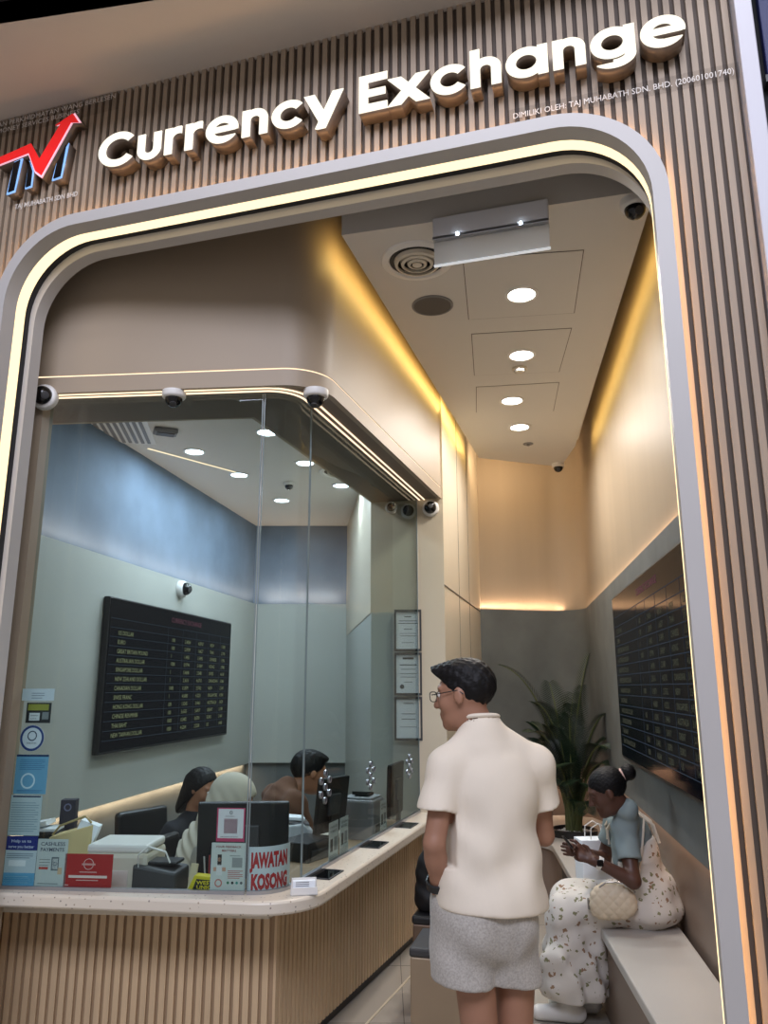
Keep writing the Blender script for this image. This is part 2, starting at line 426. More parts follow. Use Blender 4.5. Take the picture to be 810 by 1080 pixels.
# slatted facade
def arch_z(x, w):
    x0, x1, top, r = OUT; R = r+w
    if x < x0-w or x > x1+w: return -.122
    if x < x0+r: d = x0+r-x; return top-r+math.sqrt(max(0, R*R-d*d))
    if x > x1-r: d = x-(x1-r); return top-r+math.sqrt(max(0, R*R-d*d))
    return top+w
SX0, SX1, TOPZ = -3.75, .345, 4.52
mb = MB(); x = SX1-.0235
while x > SX0:
    z0, z1 = arch_z(x-.0115, .045), arch_z(x+.0115, .045)
    vs = [(x-.0115, .042, z0), (x+.0115, .042, z1), (x-.0115, .042, TOPZ), (x+.0115, .042, TOPZ),
          (x-.0115, .062, z0), (x+.0115, .062, z1), (x-.0115, .062, TOPZ), (x+.0115, .062, TOPZ)]
    mb.add(vs, [(0, 1, 3, 2), (0, 2, 6, 4), (1, 5, 7, 3), (0, 4, 5, 1), (2, 3, 7, 6)], 0); x -= .0415
ar = arch(*OUT, w=.045)
poly = [(SX0, -.122)]+ar[1:-1] and [(SX0, -.122)]+ar+[(SX1, -.122), (SX1, TOPZ), (SX0, TOPZ)]
mb.prism_xz(poly, .062, .10, 1)
struct(mb, 'wall_front', [M['slat'], M['slat_back']], 'vertical brown timber slats over the whole shop front', mw=FM)
struct(MB().bx(SX1, SX1+.06, -.015, .12, -.122, TOPZ), 'trim_4', M['trimwhite'], 'pale grey vertical edge trim right of the slats', mw=FM, bevel=.004)
struct(MB().bx(SX1+.075, 2.5, .10, .14, -.122, TOPZ), 'wall_neighbour', M['mallblack'], mw=FM)
t = thing('blue_sign_panel', 'deep blue panel of the neighbouring shop at the upper right corner', 'sign', (0, 0, 0))
MB().bx(SX1+.10, 1.6, .06, .10, 3.86, 4.5).build('panel', M['navy'], t, mw=FM, bevel=.004)
MB().bx(SX1+.09, 1.61, .05, .10, 3.83, 3.86).build('edge_rail', M['black'], t, mw=FM)
# mall ceiling in front of the shop
TW = fw(0, 0, TOPZ)[2]
def edge(x): return .93*(2.724-(x/.93+.985)*.164)
mc = [(-6, edge(-6)), (4, edge(4)), fw(3.3, .1, 0)[:2], fw(-5.2, .1, 0)[:2]]
struct(MB().prism(mc, TW, TW+.12), 'ceiling_mall', M['mallceil'], 'pale mall soffit above the shop front')
struct(MB().bx(-12, 12, -9, 9, 7.6, 7.7), 'ceiling_mall_upper', M['mallblack'])
s = MB(); s.prism([(-6, edge(-6)-.16), (4, edge(4)-.16), (4, edge(4)-.001), (-6, edge(-6)-.001)], TW+.001, TW+.16)
s.wall([fw(-4.9, .1, 0)[:2], fw(3, .1, 0)[:2]], TW+.12, 7.6, .05)
struct(s, 'trim_5', M['mallblack'])

# ------------------------------------------------------------------ letters, traced from stroke shapes
def contour(sdf, x0, x1, y0, y1, h=.006):
    """closed outlines of sdf < 0 by marching squares"""
    xs = np.arange(x0, x1+h, h); ys = np.arange(y0, y1+h, h)
    X, Y = np.meshgrid(xs, ys, indexing='ij'); D = sdf(X, Y); D = np.where(np.abs(D) < 1e-7, 1e-7, D)
    nxt = {}; pos = {}
    def pt(i, j, e):                                   # e 0: edge along x from (i,j); 1: along y
        k = (i, j, e)
        if k not in pos:
            a = D[i, j]; b = D[i+1, j] if e == 0 else D[i, j+1]; t = a/(a-b)
            pos[k] = (xs[i]+h*t, ys[j]) if e == 0 else (xs[i], ys[j]+h*t)
        return k
    nx, ny = D.shape; S = D < 0
    for i in range(nx-1):
        for j in range(ny-1):
            c = S[i, j]*1+S[i+1, j]*2+S[i+1, j+1]*4+S[i, j+1]*8
            if c in (0, 15): continue
            B = lambda: pt(i, j, 0); Rr = lambda: pt(i+1, j, 1); T = lambda: pt(i, j+1, 0); L = lambda: pt(i, j, 1)
            tab = {1: [(B, L)], 2: [(Rr, B)], 3: [(Rr, L)], 4: [(T, Rr)], 5: [(B, L), (T, Rr)], 6: [(T, B)], 7: [(T, L)],
                   8: [(L, T)], 9: [(B, T)], 10: [(Rr, B), (L, T)], 11: [(Rr, T)], 12: [(L, Rr)], 13: [(B, Rr)], 14: [(L, B)]}
            for p, q in tab[c]: nxt[p()] = q()
    loops = []
    while nxt:
        k0 = next(iter(nxt)); k = k0; lp = []
        while k in nxt: lp.append(pos[k]); k = nxt.pop(k)
        # drop nearly collinear points
        out = []; n = len(lp)
        for i in range(n):
            a, b, c = lp[i-1], lp[i], lp[(i+1) % n]
            cr = abs((b[0]-a[0])*(c[1]-b[1])-(b[1]-a[1])*(c[0]-b[0]))
            if cr > 2e-8: out.append(b)
        if len(out) > 5: loops.append(out)
    return loops
def plate(name, loops, k0, k1, m, parent, mw, bevel=0):
    """outlines (x, z) filled and extruded from depth k0 to k1, as one mesh"""
    cu = bpy.data.curves.new(name, 'CURVE'); cu.dimensions = '2D'; cu.fill_mode = 'BOTH'; cu.extrude = abs(k1-k0)/2
    if bevel: cu.bevel_depth = bevel; cu.offset = -bevel; cu.bevel_resolution = 1
    for lp in loops:
        sp = cu.splines.new('POLY'); sp.points.add(len(lp)-1); sp.use_cyclic_u = True
        for p, q in zip(sp.points, lp): p.co = (q[0], q[1], 0, 1)
    to = bpy.data.objects.new(name, cu); COL.objects.link(to)
    dg = bpy.context.evaluated_depsgraph_get(); me = bpy.data.meshes.new_from_object(to.evaluated_get(dg))
    bpy.data.objects.remove(to); bpy.data.curves.remove(cu)
    for v in me.vertices: v.co = Vector((v.co.x, (k0+k1)/2-v.co.z, v.co.y))
    me.materials.clear(); me.materials.append(m)
    bm = bmesh.new(); bm.from_mesh(me); bmesh.ops.remove_doubles(bm, verts=bm.verts, dist=1e-6); bmesh.ops.recalc_face_normals(bm, faces=bm.faces); bm.to_mesh(me); bm.free()
    o = bpy.data.objects.new(name, me); link(o, parent); setmw(o, mw)
    return o
TH = .195; RX = .27; XH = .75; T2 = TH/2
def seg(ax, ay, bx, by, t=TH):
    L = math.hypot(bx-ax, by-ay); ux, uy = (bx-ax)/L, (by-ay)/L
    def f(X, Y):
        px, py = X-(ax+bx)/2, Y-(ay+by)/2
        u = np.abs(px*ux+py*uy)-L/2; v = np.abs(-px*uy+py*ux)-t/2
        return np.maximum(u, v)
    return f
def ring(cx, cy, r, ry=None, t=TH):
    ry = ry or r
    def f(X, Y):
        o = (np.sqrt(((X-cx)/(r+t/2))**2+((Y-cy)/(ry+t/2))**2)-1)*min(r, ry)
        i = (1-np.sqrt(((X-cx)/(r-t/2))**2+((Y-cy)/(ry-t/2))**2))*min(r, ry)
        return np.maximum(o, i)
    return f
def U(*fs): return lambda X, Y: np.minimum.reduce([f(X, Y) for f in fs])
def I(*fs): return lambda X, Y: np.maximum.reduce([f(X, Y) for f in fs])
def box(x0, x1, y0, y1): return lambda X, Y: np.maximum(np.abs(X-(x0+x1)/2)-(x1-x0)/2, np.abs(Y-(y0+y1)/2)-(y1-y0)/2)
def Nt(f): return lambda X, Y: -f(X, Y)
def wedge(cx, cy, a):   # to the right of centre, half angle a
    return lambda X, Y: np.maximum(np.abs(Y-cy)*math.cos(a)-(X-cx)*math.sin(a), -(X-cx))
rr = XH/2-T2+.012; cxr = rr+T2; cy = XH/2
hump = lambda x: U(seg(x+T2, 0, x+T2, XH), I(ring(x+.30, XH-.30, .30-T2, None), lambda X, Y: (XH-.31)-Y), seg(x+.60-T2, 0, x+.60-T2, XH-.295))
G = {
 'C': (I(ring(.5, .5, .405, .405), Nt(wedge(.5, .5, math.radians(38)))), .93),
 'u': (U(seg(T2, .28, T2, XH), seg(.60-T2, .28, .60-T2, XH), I(ring(.30, .29, .30-T2, .31-T2), lambda X, Y: Y-.29)), .60),
 'r': (U(seg(T2, 0, T2, XH), I(ring(.34, XH-.33, .34-T2, .34-T2), lambda X, Y: (XH-.30)-Y, lambda X, Y: X-.42)), .42),
 'e': (U(I(ring(cxr, cy, rr), Nt(box(cxr, 2, cy-.20, cy-.06))), I(box(.1, 2*cxr-.06, cy-.07, cy+.09), lambda X, Y: np.hypot(X-cxr, Y-cy)-rr-T2)), 2*cxr),
 'n': (hump(0), .60),
 'c': (I(ring(cxr, cy, rr), Nt(wedge(cxr+.02, cy, math.radians(40)))), 2*cxr-.07),
 'y': (I(U(seg(.02, XH+.08, .37, .02, .225), seg(.72, XH+.09, .30, -.25, .225)), lambda X, Y: Y-XH, lambda X, Y: -.23-Y), .76),
 'E': (U(seg(T2, 0, T2, 1), box(0, .60, 0, .20), box(0, .56, .40, .59), box(0, .60, .80, 1)), .61),
 'x': (I(U(seg(-.03, -.1, .71, XH+.1, .225), seg(.71, -.1, -.03, XH+.1, .225)), lambda X, Y: Y-XH, lambda X, Y: -Y), .70),
 'h': (U(hump(0), seg(T2, 0, T2, 1.0)), .60),
 'a': (U(ring(cxr, cy, rr), seg(2*cxr-T2+.02, 0, 2*cxr-T2+.02, XH)), 2*cxr+.02),
 'g': (U(ring(cxr, cy, rr), seg(2*cxr-T2+.02, .02, 2*cxr-T2+.02, XH), I(ring(cxr+.02, .04, rr-.0, .20), lambda X, Y: Y-.04, Nt(I(box(-1, cxr, -.13, .1))))), 2*cxr+.02),
}
KL0, KL1 = -.035, .04
memo = {}
def place(ch, x, base, cap, xs, lab, k0=KL0, k1=KL1):
    if ch not in memo: memo[ch] = contour(G[ch][0], -.15, 1.15, -.4, 1.12)
    lp = [[(x+px*cap*xs, base+py*cap) for px, py in l] for l in memo[ch]]
    cxm = x+.3*cap
    t = thing('sign_letter', lab, 'sign letter', fw(x, k1, base), 0, 'illuminated shop sign letters')
    inv = t.matrix_basis.inverted()
    plate('letter_face', lp, k0-.004, k0, M['letter_face'], t, FM)
    plate('letter_return', lp, k0, k1, M['letter_side'], t, FM)
ordn = {0: 'first', 1: 'second'}
def word(w, x0, x1, base, cap, labs):
    gap = .085
    tot = sum(G[c][1] for c in w)+gap*(len(w)-1); xs = (x1-x0)/(tot*cap); x = x0
    for c, l in zip(w, labs):
        place(c, x, base, cap, xs, l); x += (G[c][1]+gap)*cap*xs
word('Currency', -2.455, -1.225, 4.014, .183, ['glowing capital letter C that starts the sign', 'glowing letter u right after the capital C', 'glowing letter r between the u and another r',
  'glowing letter r just before the first e of the sign', 'glowing letter e in the middle of the left word', 'glowing letter n in the left word before the c', 'glowing letter c in the left word before the y', 'glowing letter y that ends the left word'])
word('Exchange', -1.145, .165, 4.005, .183, ['glowing capital letter E that starts the right word', 'glowing letter x after the capital E', 'glowing letter c in the right word between x and h', 'glowing tall letter h of the right word',
  'glowing letter a of the right word', 'glowing letter n in the right word before the g', 'glowing letter g with a hooked tail', 'glowing letter e that ends the sign at right'])
# logo
lg = thing('logo_sign', 'small logo sign of blue outlined letters under a red zigzag arrow', 'logo sign', fw(-2.9, .04, 4.0))
M['logo_red'] = mat('logo_red', (214, 30, 32), .35, emit=((230, 30, 30), .55)); M['logo_pink'] = mat('logo_rim', (240, 190, 205), .4, emit=((250, 190, 210), .8))
M['logo_blue'] = mat('logo_blue', (130, 175, 230), .4, emit=((140, 190, 250), .6)); M['logo_black'] = mat('logo_black', (8, 10, 16), .25)
arrow = [(-3.112, 4.222), (-3.112, 4.262), (-2.915, 4.302), (-2.850, 4.195), (-2.735, 4.385), (-2.772, 4.378), (-2.668, 4.425), (-2.628, 4.365), (-2.678, 4.375), (-2.828, 4.095), (-2.868, 4.128), (-2.925, 4.250)]
LX, LZ = .034, -.036
arrow = [(x+LX, z+LZ) for x, z in arrow]
plate('arrow_return', [arrow], -.012, .04, M['letter_side'], lg, FM)
plate('arrow_rim', [arrow], -.020, -.012, M['logo_pink'], lg, FM)
acx, acz = -2.868+LX, 4.255+LZ
plate('arrow', [[(x*.95+acx*.05+.003, z*.95+acz*.05+.003) for x, z in arrow]], -.026, -.020, M['logo_red'], lg, FM)
for P in ([(-3.035, 4.045), (-2.985, 4.052), (-2.962, 4.238), (-3.012, 4.228)],
              [(-2.925, 4.055), (-2.885, 4.060), (-2.885, 4.15), (-2.918, 4.215)],
              [(-2.768, 4.068), (-2.712, 4.075), (-2.690, 4.265), (-2.752, 4.16)]):
    P = [(x+LX, z+LZ) for x, z in P]; c = np.mean(P, 0)
    o = plate('letter_stroke', [P], -.008, .04, M['letter_side'], lg, FM)
    plate('lit_outline', [P], -.014, -.008, M['logo_blue'], o, FM)
    plate('dark_face', [[tuple((np.array(p)-c)*np.array([.70, .90])+c) for p in P]], -.019, -.014, M['logo_black'], o, FM)
def plaque(name, body, x0, x1, z0, h, lab, zs=None, align='LEFT', pad=.02):
    t = thing(name, lab, 'sign', fw(x0, .04, z0))
    n = body.count('\n')
    MB().bx(x0-pad, x1+pad, .036, .041, z0-h*1.5*n-pad, z0+h+pad).build('clear_panel', M['plaque'], t, mw=FM)
    text_obj('lettering', body, h, M['letter_grey'], t, FM @ Matrix.Translation((x0, .0355, z0)), x1-x0)
plaque('clear_plaque', 'DIMILIKI OLEH: TAJ MUHABATH SDN. BHD. (200601001740)', -.505, .325, 3.882, .027, 'long clear plaque with small grey company lettering above the right arch corner')
plaque('clear_plaque', 'PERNIAGAAN PERKHIDMATAN WANG BERLESEN\nLICENSED MONEY SERVICES BUSINESS', -3.36, -2.45, 4.475, .028, 'clear plaque with two lines of small grey lettering at the upper left corner')
t = thing('name_lettering', 'tiny grey company name lettering under the logo', 'lettering', fw(-2.99, .04, 3.97))
text_obj('lettering', 'TAJ MUHABATH SDN BHD', .027, M['letter_grey'], t, FM @ Matrix.Translation((-2.992, .041, 3.96)), .375, bold=.02, extrude=.004)
# ------------------------------------------------------------------ counter
Cout = fillet([(-2.02, 3.521), (-.315, 3.305), (.41, 5.62)], .27, 14)
ctr = thing('service_counter', 'long wood slatted service counter with pale speckled top and rounded corner', 'counter', (-.46, 3.66, 0))
def P_(o): return Matrix.Identity(4)
top = MB().prism(list(Cout)+list(offset(GLINE, .05))[::-1]+[(-2.02, 3.60)], .725, .782)
top.build('countertop', M['terrazzo'], ctr, mw=P_(0), bevel=.012, smooth=True)
Bpl = [(-2.02, 3.815), (-.47, 3.655), (.27, 5.62)]
mb = MB(); mb.wall(offset(Bpl, .013), .06, .725, .03, 1)
def slats(mb, a, b, pitch=.0415, w=.026, th=.013):
    a, b = np.array(a), np.array(b); L = np.linalg.norm(b-a); u = (b-a)/L; nn = np.array([-u[1], u[0]])
    for i in range(int(L/pitch)):
        c = a+u*(i+.5)*pitch+nn*th/2
        mb.box((c[0], c[1], .3925), (w, th, .665), Matrix.Rotation(math.atan2(u[1], u[0]), 3, 'Z'), 0)
slats(mb, Bpl[1], Bpl[0][:2]) if False else None
slats(mb, Bpl[0], Bpl[1]); slats(mb, Bpl[1], Bpl[2])
mb.build('slatted_front', [M['counter_slat'], M['counter_groove']], ctr, mw=P_(0))
MB().wall(offset(Bpl, .03), 0, .06, .02).build('plinth', M['dgrey'], ctr, mw=P_(0))
MB().prism(list(offset(Bpl, .03))+list(offset(Bpl, .30))[::-1], .70, .724).build('underside', M['counter_groove'], ctr, mw=P_(0))
struct(MB().wall(offset(Bpl[1:], -.16), 0, .004, .012), 'trim_6', M['cream'], 'thin pale inlay line in the floor beside the counter')
# working desk behind the glass
dk = thing('work_desk', 'low pale working desk behind the booth glass', 'desk', (-1.0, 4.0, 0))
D0 = offset([(-1.95, 3.562), (-.44, 3.43), (.25, 5.6)], .06); D1 = offset([(-1.95, 3.562), (-.44, 3.43), (.25, 5.6)], .62)
MB().prism(list(D0)+list(D1)[::-1], .675, .70).build('desk_top', M['offwhite'], dk, mw=P_(0))
MB().wall(offset([(-1.95, 3.562), (-.44, 3.43), (.25, 5.6)], .33), 0, .675, .02).build('desk_panel', M['panel_grey'], dk, mw=P_(0))

# ------------------------------------------------------------------ booth glass
def pane(lab, pts, z0=.782, z1=3.0):
    t = thing('glass_panel', lab, 'glass panel', (pts[0][0], pts[0][1], z0))
    MB().wall(pts, z0+.012, z1, .0015).build('pane', M['glass'], t, mw=P_(0), smooth=True)
    MB().wall(offset(pts, -.008), z0, z0+.014, .02).build('base_channel', M['alu'], t, mw=P_(0), smooth=True)
    for e in (pts[0], pts[-1]):
        MB().box((e[0], e[1], (z0+z1)/2), (.005, .005, z1-z0-.02)).build('edge', M['glass_edge'], t, mw=P_(0))
kk = [i for i, p in enumerate(GLINE)]
Pf1 = [GL0, gfront(1.065)]
Pcv = [gfront(1.075)]+GLINE[1:14]+[gside(.235)]
Ps = [gside(.245), (GLE[0]-.004, GLE[1]-.012)]
pane('wide flat front glass panel of the booth carrying the notices at left', Pf1)
pane('curved glass panel at the booth corner', Pcv)
pane('long flat side glass panel between the curved corner glass and the pilaster', Ps)
# ------------------------------------------------------------------ ceiling fittings
KZ = (CZ-1.62)/2.13
def cpt(x, y): return (x*KZ, y*KZ)
def frame(X, Yv, o): return Matrix(((X[0], Yv[0], 0, o[0]), (X[1], Yv[1], 0, o[1]), (0, 0, 1, o[2] if len(o) > 2 else 0), (0, 0, 0, 1)))
DL = [cpt(*p) for p in [(.764, 3.86), (.903, 4.654), (.974, 5.468), (1.136, 6.075)]]
BDL = [(-1.44, 5.55), (-.82, 5.1), (-.63, 5.85), (-.38, 6.55), (-.98, 7.1), (-1.22, 6.2)]
def downlight(x, y, z, r, lens, lab, group):
    t = thing('downlight', lab, 'downlight', (x, y, z), 0, group)
    MB().lathe([(r*1.22, 0), (r*1.22, -.006), (r, -.010), (r*.96, -.004), (r*.96, 0)], 28).build('trim_ring', M['white'], t, smooth=True)
    MB().lathe([(0, -.005), (r*.95, -.005), (r*.95, -.001), (0, -.001)], 28).build('lens', lens, t)
for (x, y), l in zip(DL, ['round downlight of the aisle ceiling nearest the hanging sign', 'second round aisle downlight, above the small detector', 'third round aisle downlight from the front', 'rearmost round downlight of the aisle ceiling']):
    downlight(x, y, CZ, .075, M['downlight'], l, 'aisle downlights')
for (x, y), l in zip(BDL, ['booth downlight at the left near the linear light', 'booth downlight nearest the front glass', 'booth downlight in the middle by the curved glass', 'booth downlight beside the round booth vent', 'rearmost booth downlight near the back wall', 'booth downlight at the end of the linear light']):
    downlight(x, y, 3.37, .07, M['cool_light'], l, 'booth downlights')
t = thing('linear_light', 'thin line light in the booth ceiling', 'linear light', (-1.5, 5.8, 3.37))  # glowing bar stands in for the portal LED's reflection in the glass
b = MB().box((0, 0, -.003), (.85, .016, .006)); b.build('diffuser', M['led_thin'], t, rotz=.88)
MB().box((0, 0, -.001), (.87, .028, .003)).build('channel', M['alu'], t, rotz=.88)
def diffuser(x, y, z, r, lab):
    t = thing('air_diffuser', lab, 'air vent', (x, y, z))
    MB().lathe([(r*1.25, 0), (r*1.22, -.008), (r*1.02, -.014), (r*.96, -.004), (r*.96, 0)], 36).build('outer_ring', M['white'], t, smooth=True)
    MB().lathe([(0, -.0015), (r*.97, -.0015), (r*.97, -.0005), (0, -.0005)], 36).build('dark_throat', M['black'], t)
    for q in (.80, .58, .36):
        MB().lathe([(r*q, -.004), (r*(q-.03), -.022), (r*(q-.13), -.026), (r*(q-.11), -.012)], 36).build('cone_ring', M['offwhite'], t, smooth=True)
    MB().lathe([(0, -.03), (r*.16, -.026), (r*.17, -.012), (0, -.01)], 24).build('centre_disc', M['offwhite'], t, smooth=True)
diffuser(*cpt(.17, 3.522), CZ, .145, 'round concentric air vent in the ceiling beside the hanging sign')
diffuser(-.355, 6.12, 3.37, .15, 'round air vent in the booth ceiling seen through the glass')
t = thing('ceiling_speaker', 'flat dark grey round speaker in the aisle ceiling', 'speaker', (*cpt(.277, 3.99), CZ))
MB().lathe([(.115, 0), (.115, -.006), (.104, -.008), (.104, 0)], 32).build('rim', M['grey'], t, smooth=True)
MB().lathe([(0, -.007), (.103, -.006), (.103, -.001), (0, -.001)], 32).build('grille', mat('speaker_mesh', (92, 88, 84), .8, bump=(300, .4)), t)
for i, (P, l) in enumerate(zip([[(.40, 3.50), (.501, 4.163), (1.112, 4.081), (.999, 3.42)], [(.539, 4.35), (.631, 4.997), (1.214, 4.932), (1.142, 4.27)], [(.669, 5.205), (.731, 5.735), (1.341, 5.70), (1.256, 5.117)]],
        ['square ceiling hatch around the front downlight', 'square ceiling hatch around the second downlight', 'square ceiling hatch around the third downlight'])):
    P = [cpt(*p) for p in P]; t = thing('ceiling_hatch', l, 'hatch', (P[0][0], P[0][1], CZ), 0, 'aisle ceiling hatches')
    c = np.mean(P, 0); inner = [tuple((np.array(p)-c)*.986+c) for p in P]
    MB().prism(P, CZ-.0015, CZ-.0005).build('seam', M['seam'], t, mw=Matrix.Identity(4))
    MB().prism(inner, CZ-.003, CZ-.001).build('cover', M['ceil'], t, mw=Matrix.Identity(4))
t = thing('smoke_detector', 'small round detector in the ceiling behind the second downlight', 'detector', (*cpt(.927, 4.867), CZ))
MB().lathe([(.05, 0), (.05, -.012), (.03, -.03), (0, -.032)], 24).build('body', M['offwhite'], t, smooth=True)
MB().lathe([(.034, -.02), (.040, -.022), (.036, -.027)], 24).build('sensor_ring', M['grey'], t)
t = thing('sprinkler', 'small flat sprinkler plate near the rear of the aisle ceiling', 'sprinkler', (*cpt(1.293, 6.535), CZ))
MB().lathe([(.045, 0), (.045, -.004), (.012, -.006), (.012, -.02), (0, -.02)], 20).build('plate', M['grey'], t, smooth=True)
t = thing('booth_grille', 'long slotted air grille in the booth ceiling at upper left', 'air vent', (-1.80, 4.75, 3.37), .16)
MB().bx(-.22, .22, -.6, .6, -.006, 0).build('grille_frame', M['white'], t)
for i in range(9): MB().bx(-.19+i*.044, -.19+i*.044+.022, -.57, .57, -.012, -.005).build('blade', M['grey'], t)
t = thing('detector_bracket', 'small grey bracket device in the booth ceiling beside the grille', 'detector', (-1.52, 5.05, 3.37), .4)
MB().bx(-.08, .08, -.05, .05, -.035, 0).build('body', M['grey'], t, bevel=.01)
MB().bx(-.06, .06, -.035, .035, -.04, -.034).build('cover', M['dgrey'], t)

def dome(loc, normal, r, lab, look=(0, -.5, -1)):
    """ball camera: base ring on its mount, white shell, black eye turned towards look"""
    t = thing('security_camera', lab, 'security camera', loc)
    n = Vector(normal).normalized(); R = n.to_track_quat('Z', 'Y').to_matrix()
    MB().lathe([(r, 0), (r, r*.42), (r*.94, r*.55), (r*.80, r*.62), (0, r*.62)], 28, R=R).build('housing', M['white'], t, smooth=True)
    e = Vector(look).normalized(); c = n*r*.66
    MB().ball(c, r*.74, 20).build('dome', M['black_gloss'], t, smooth=True)
    R2 = e.to_track_quat('Z', 'Y').to_matrix()
    MB().lathe([(r*.30, r*.66), (r*.30, r*.76), (r*.20, r*.79), (0, r*.77)], 20, c=c, R=R2).build('lens', M['dgrey'], t, smooth=True)
    return t
dome((-1.632, 3.470, 2.980), (0, -1, 0), .062, 'round white camera on the brown pier left of the glass', (.5, -.6, -.2))
dome((-1.005, 3.435, 3.0), (0, 0, -1), .056, 'round white camera hanging under the left part of the fascia', (.1, -.5, -.8))
dome((-.325, 3.42, 3.0), (0, 0, -1), .060, 'round white camera hanging at the fascia corner', (-.1, -.3, -.9))
dome((.352, 5.572, 2.925), (-.2, -1, 0), .062, 'round white camera on the cream pilaster at the fascia end', (0, -1, .1))
dome((.185, 5.625, 2.915), (-.05, -1, 0), .058, 'round camera behind the glass next to the pilaster', (-.3, -1, 0))
dome((.055, 5.63, 2.945), (0, -1, 0), .045, 'smaller camera behind the glass near the booth ceiling', (-.3, -1, -.3))
dome((leftx(6.36)+.022, 6.36, 2.42), (1, -.17, 0), .072, 'white camera on the booth wall above the rate screen', (.9, -.45, -.2))
dome((*cpt(1.125, 3.03), CZ), (0, 0, -1), .062, 'dark camera on the ceiling at the upper right behind the portal', (.1, -.8, -.6))
dome((*cpt(1.70, 7.16), CZ), (0, 0, -1), .06, 'small camera on the rear edge of the aisle ceiling', (-.1, -.8, -.6))
dome((-.83, 6.45, 3.37), (0, 0, -1), .05, 'small dome camera on the booth ceiling', (.2, -.7, -.6))

# hanging glass sign
hs = thing('hanging_sign', 'blank frosted glass sign with grey housing hanging below the aisle ceiling', 'hanging sign', tuple(FM0 @ Vector((-.66, .35, 3.47))))
MB().bx(-.915, -.40, .335, .385, 3.60, 3.70).build('housing', mat('housing_grey', (222, 222, 226), .5), hs, mw=FM0, bevel=.006)
MB().bx(-.915, -.40, .330, .390, 3.586, 3.600).build('lower_rail', M['alu'], hs, mw=FM0, bevel=.002)
MB().bx(-.913, -.402, .354, .362, 3.472, 3.588).build('glass_panel', M['acrylic'], hs, mw=FM0)
MB().bx(-.915, -.400, .352, .364, 3.466, 3.473).build('edge_rail', mat('lit_edge', (230, 235, 240), .3, emit=((235, 240, 245), .5)), hs, mw=FM0)
for x in (-.80, -.52):
    MB().lathe([(0, 0), (.007, 0), (.007, .006), (0, .006)], 12, c=(x, .328, 3.594), R=Matrix.Rotation(PI/2, 3, 'X')).build('pin_light', M['cool_light'], hs, mw=FM0)
    MB().bx(x-.03, x+.03, .384, .47, 3.63, 3.69).build('bracket', M['alu'], hs, mw=FM0)

# ------------------------------------------------------------------ rate screens
M['screen'] = mat('screen_black', (8, 9, 12), .12, spec=.03, emit=((14, 18, 26), .25))
M['rate_text'] = glow('rate_text', (190, 196, 150), .40); M['rate_line'] = glow('rate_line', (120, 140, 165), .16)
M['rate_title'] = glow('rate_title', (170, 110, 130), .35)
CUR = ['US DOLLAR', 'EURO', 'GREAT BRITAIN POUND', 'AUSTRALIAN DOLLAR', 'SINGAPORE DOLLAR', 'NEW ZEALAND DOLLAR', 'CANADIAN DOLLAR', 'SWISS FRANC', 'HONG KONG DOLLAR', 'CHINESE RENMINBI', 'THAI BAHT', 'NEW TAIWAN DOLLAR']
def screen(lab, mw, w, h, RT=None):
    RT = RT or M['rate_text']
    t = thing('rate_screen', lab, 'screen'); t.matrix_world = mw; t.matrix_basis = mw
    MB().bx(0, w, -.045, 0, 0, h).build('casing', M['black'], t, bevel=.006)
    MB().bx(.012, w-.012, -.0475, -.044, .016, h-.012).build('display', M['screen'], t)
    g = MB(); rows = len(CUR)+1; top = h*.86; rh = (h*.78)/rows; y0 = -.0485
    for i in range(rows+1): g.bx(.03, w-.03, y0, y0+.0005, top-i*rh, top-i*rh+.0035)
    for x in (.40, .52, .64, .76, .88): g.bx(w*x, w*x+.003, y0, y0+.0005, top-rows*rh, top)
    g.build('table_lines', M['rate_line'], t)
    T = lambda nm, s, x, z, hh, m, wd=None: text_obj(nm, s, hh, m, t, mw @ Matrix.Translation((x, -.0485, z)), wd, extrude=.0004)
    col = '\n'.join(CUR)
    def column(nm, lines, x, hh=.030):
        cu = text_obj(nm, lines[0], hh, RT, t, mw @ Matrix.Translation((x, -.0485, top-rh*1.72)), None, extrude=.0004)
        me = cu.data; bm = bmesh.new(); bm.from_mesh(me)
        for i, s in enumerate(lines[1:], 1):
            o2 = text_obj('tmp', s, hh, RT, None, None, None, extrude=.0004)
            for v in o2.data.vertices: v.co.z -= rh*i
            bm.from_mesh(o2.data); m2 = o2.data; bpy.data.objects.remove(o2); bpy.data.meshes.remove(m2)
        bm.to_mesh(me); bm.free()
    column('currency_names', CUR, w*.06)
    r2 = random.Random(3)
    column('units', [r2.choice(['1', '100', '1', '1000']) for _ in CUR], w*.43)
    column('buy_rates', ['%.4f' % r2.uniform(.1, 5.9) for _ in CUR], w*.54)
    column('sell_rates', ['%.4f' % r2.uniform(.1, 5.9) for _ in CUR], w*.66)
    column('more_names', [c.split()[0][:9] for c in CUR[::-1]], w*.775)
    column('more_rates', ['%.3f' % r2.uniform(.1, 5.9) for _ in CUR], w*.895)
    T('title', 'CURRENCY EXCHANGE', w*.42, h*.905, .040, M['rate_title'])
    parts = [c for c in t.children if c.name.split('.')[0] not in ('casing',)]
    disp = [c for c in parts if c.name.startswith('display')][0]; bm = bmesh.new(); ms = []
    for c in [disp]+[c for c in parts if c is not disp]:
        n0 = len(bm.faces); me = c.data.copy(); me.transform(disp.matrix_basis.inverted() @ c.matrix_basis); bm.from_mesh(me); bm.faces.ensure_lookup_table()
        mt = c.data.materials[0]
        if mt not in ms: ms.append(mt)
        for q in bm.faces[n0:]: q.material_index = ms.index(mt)
        bpy.data.meshes.remove(me)
    for c in parts:
        if c is not disp: bpy.data.objects.remove(c)
    disp.data.materials.clear()
    for mt in ms: disp.data.materials.append(mt)
    bm.to_mesh(disp.data); bm.free()
    return t
v = np.array([-.1547, -.988])
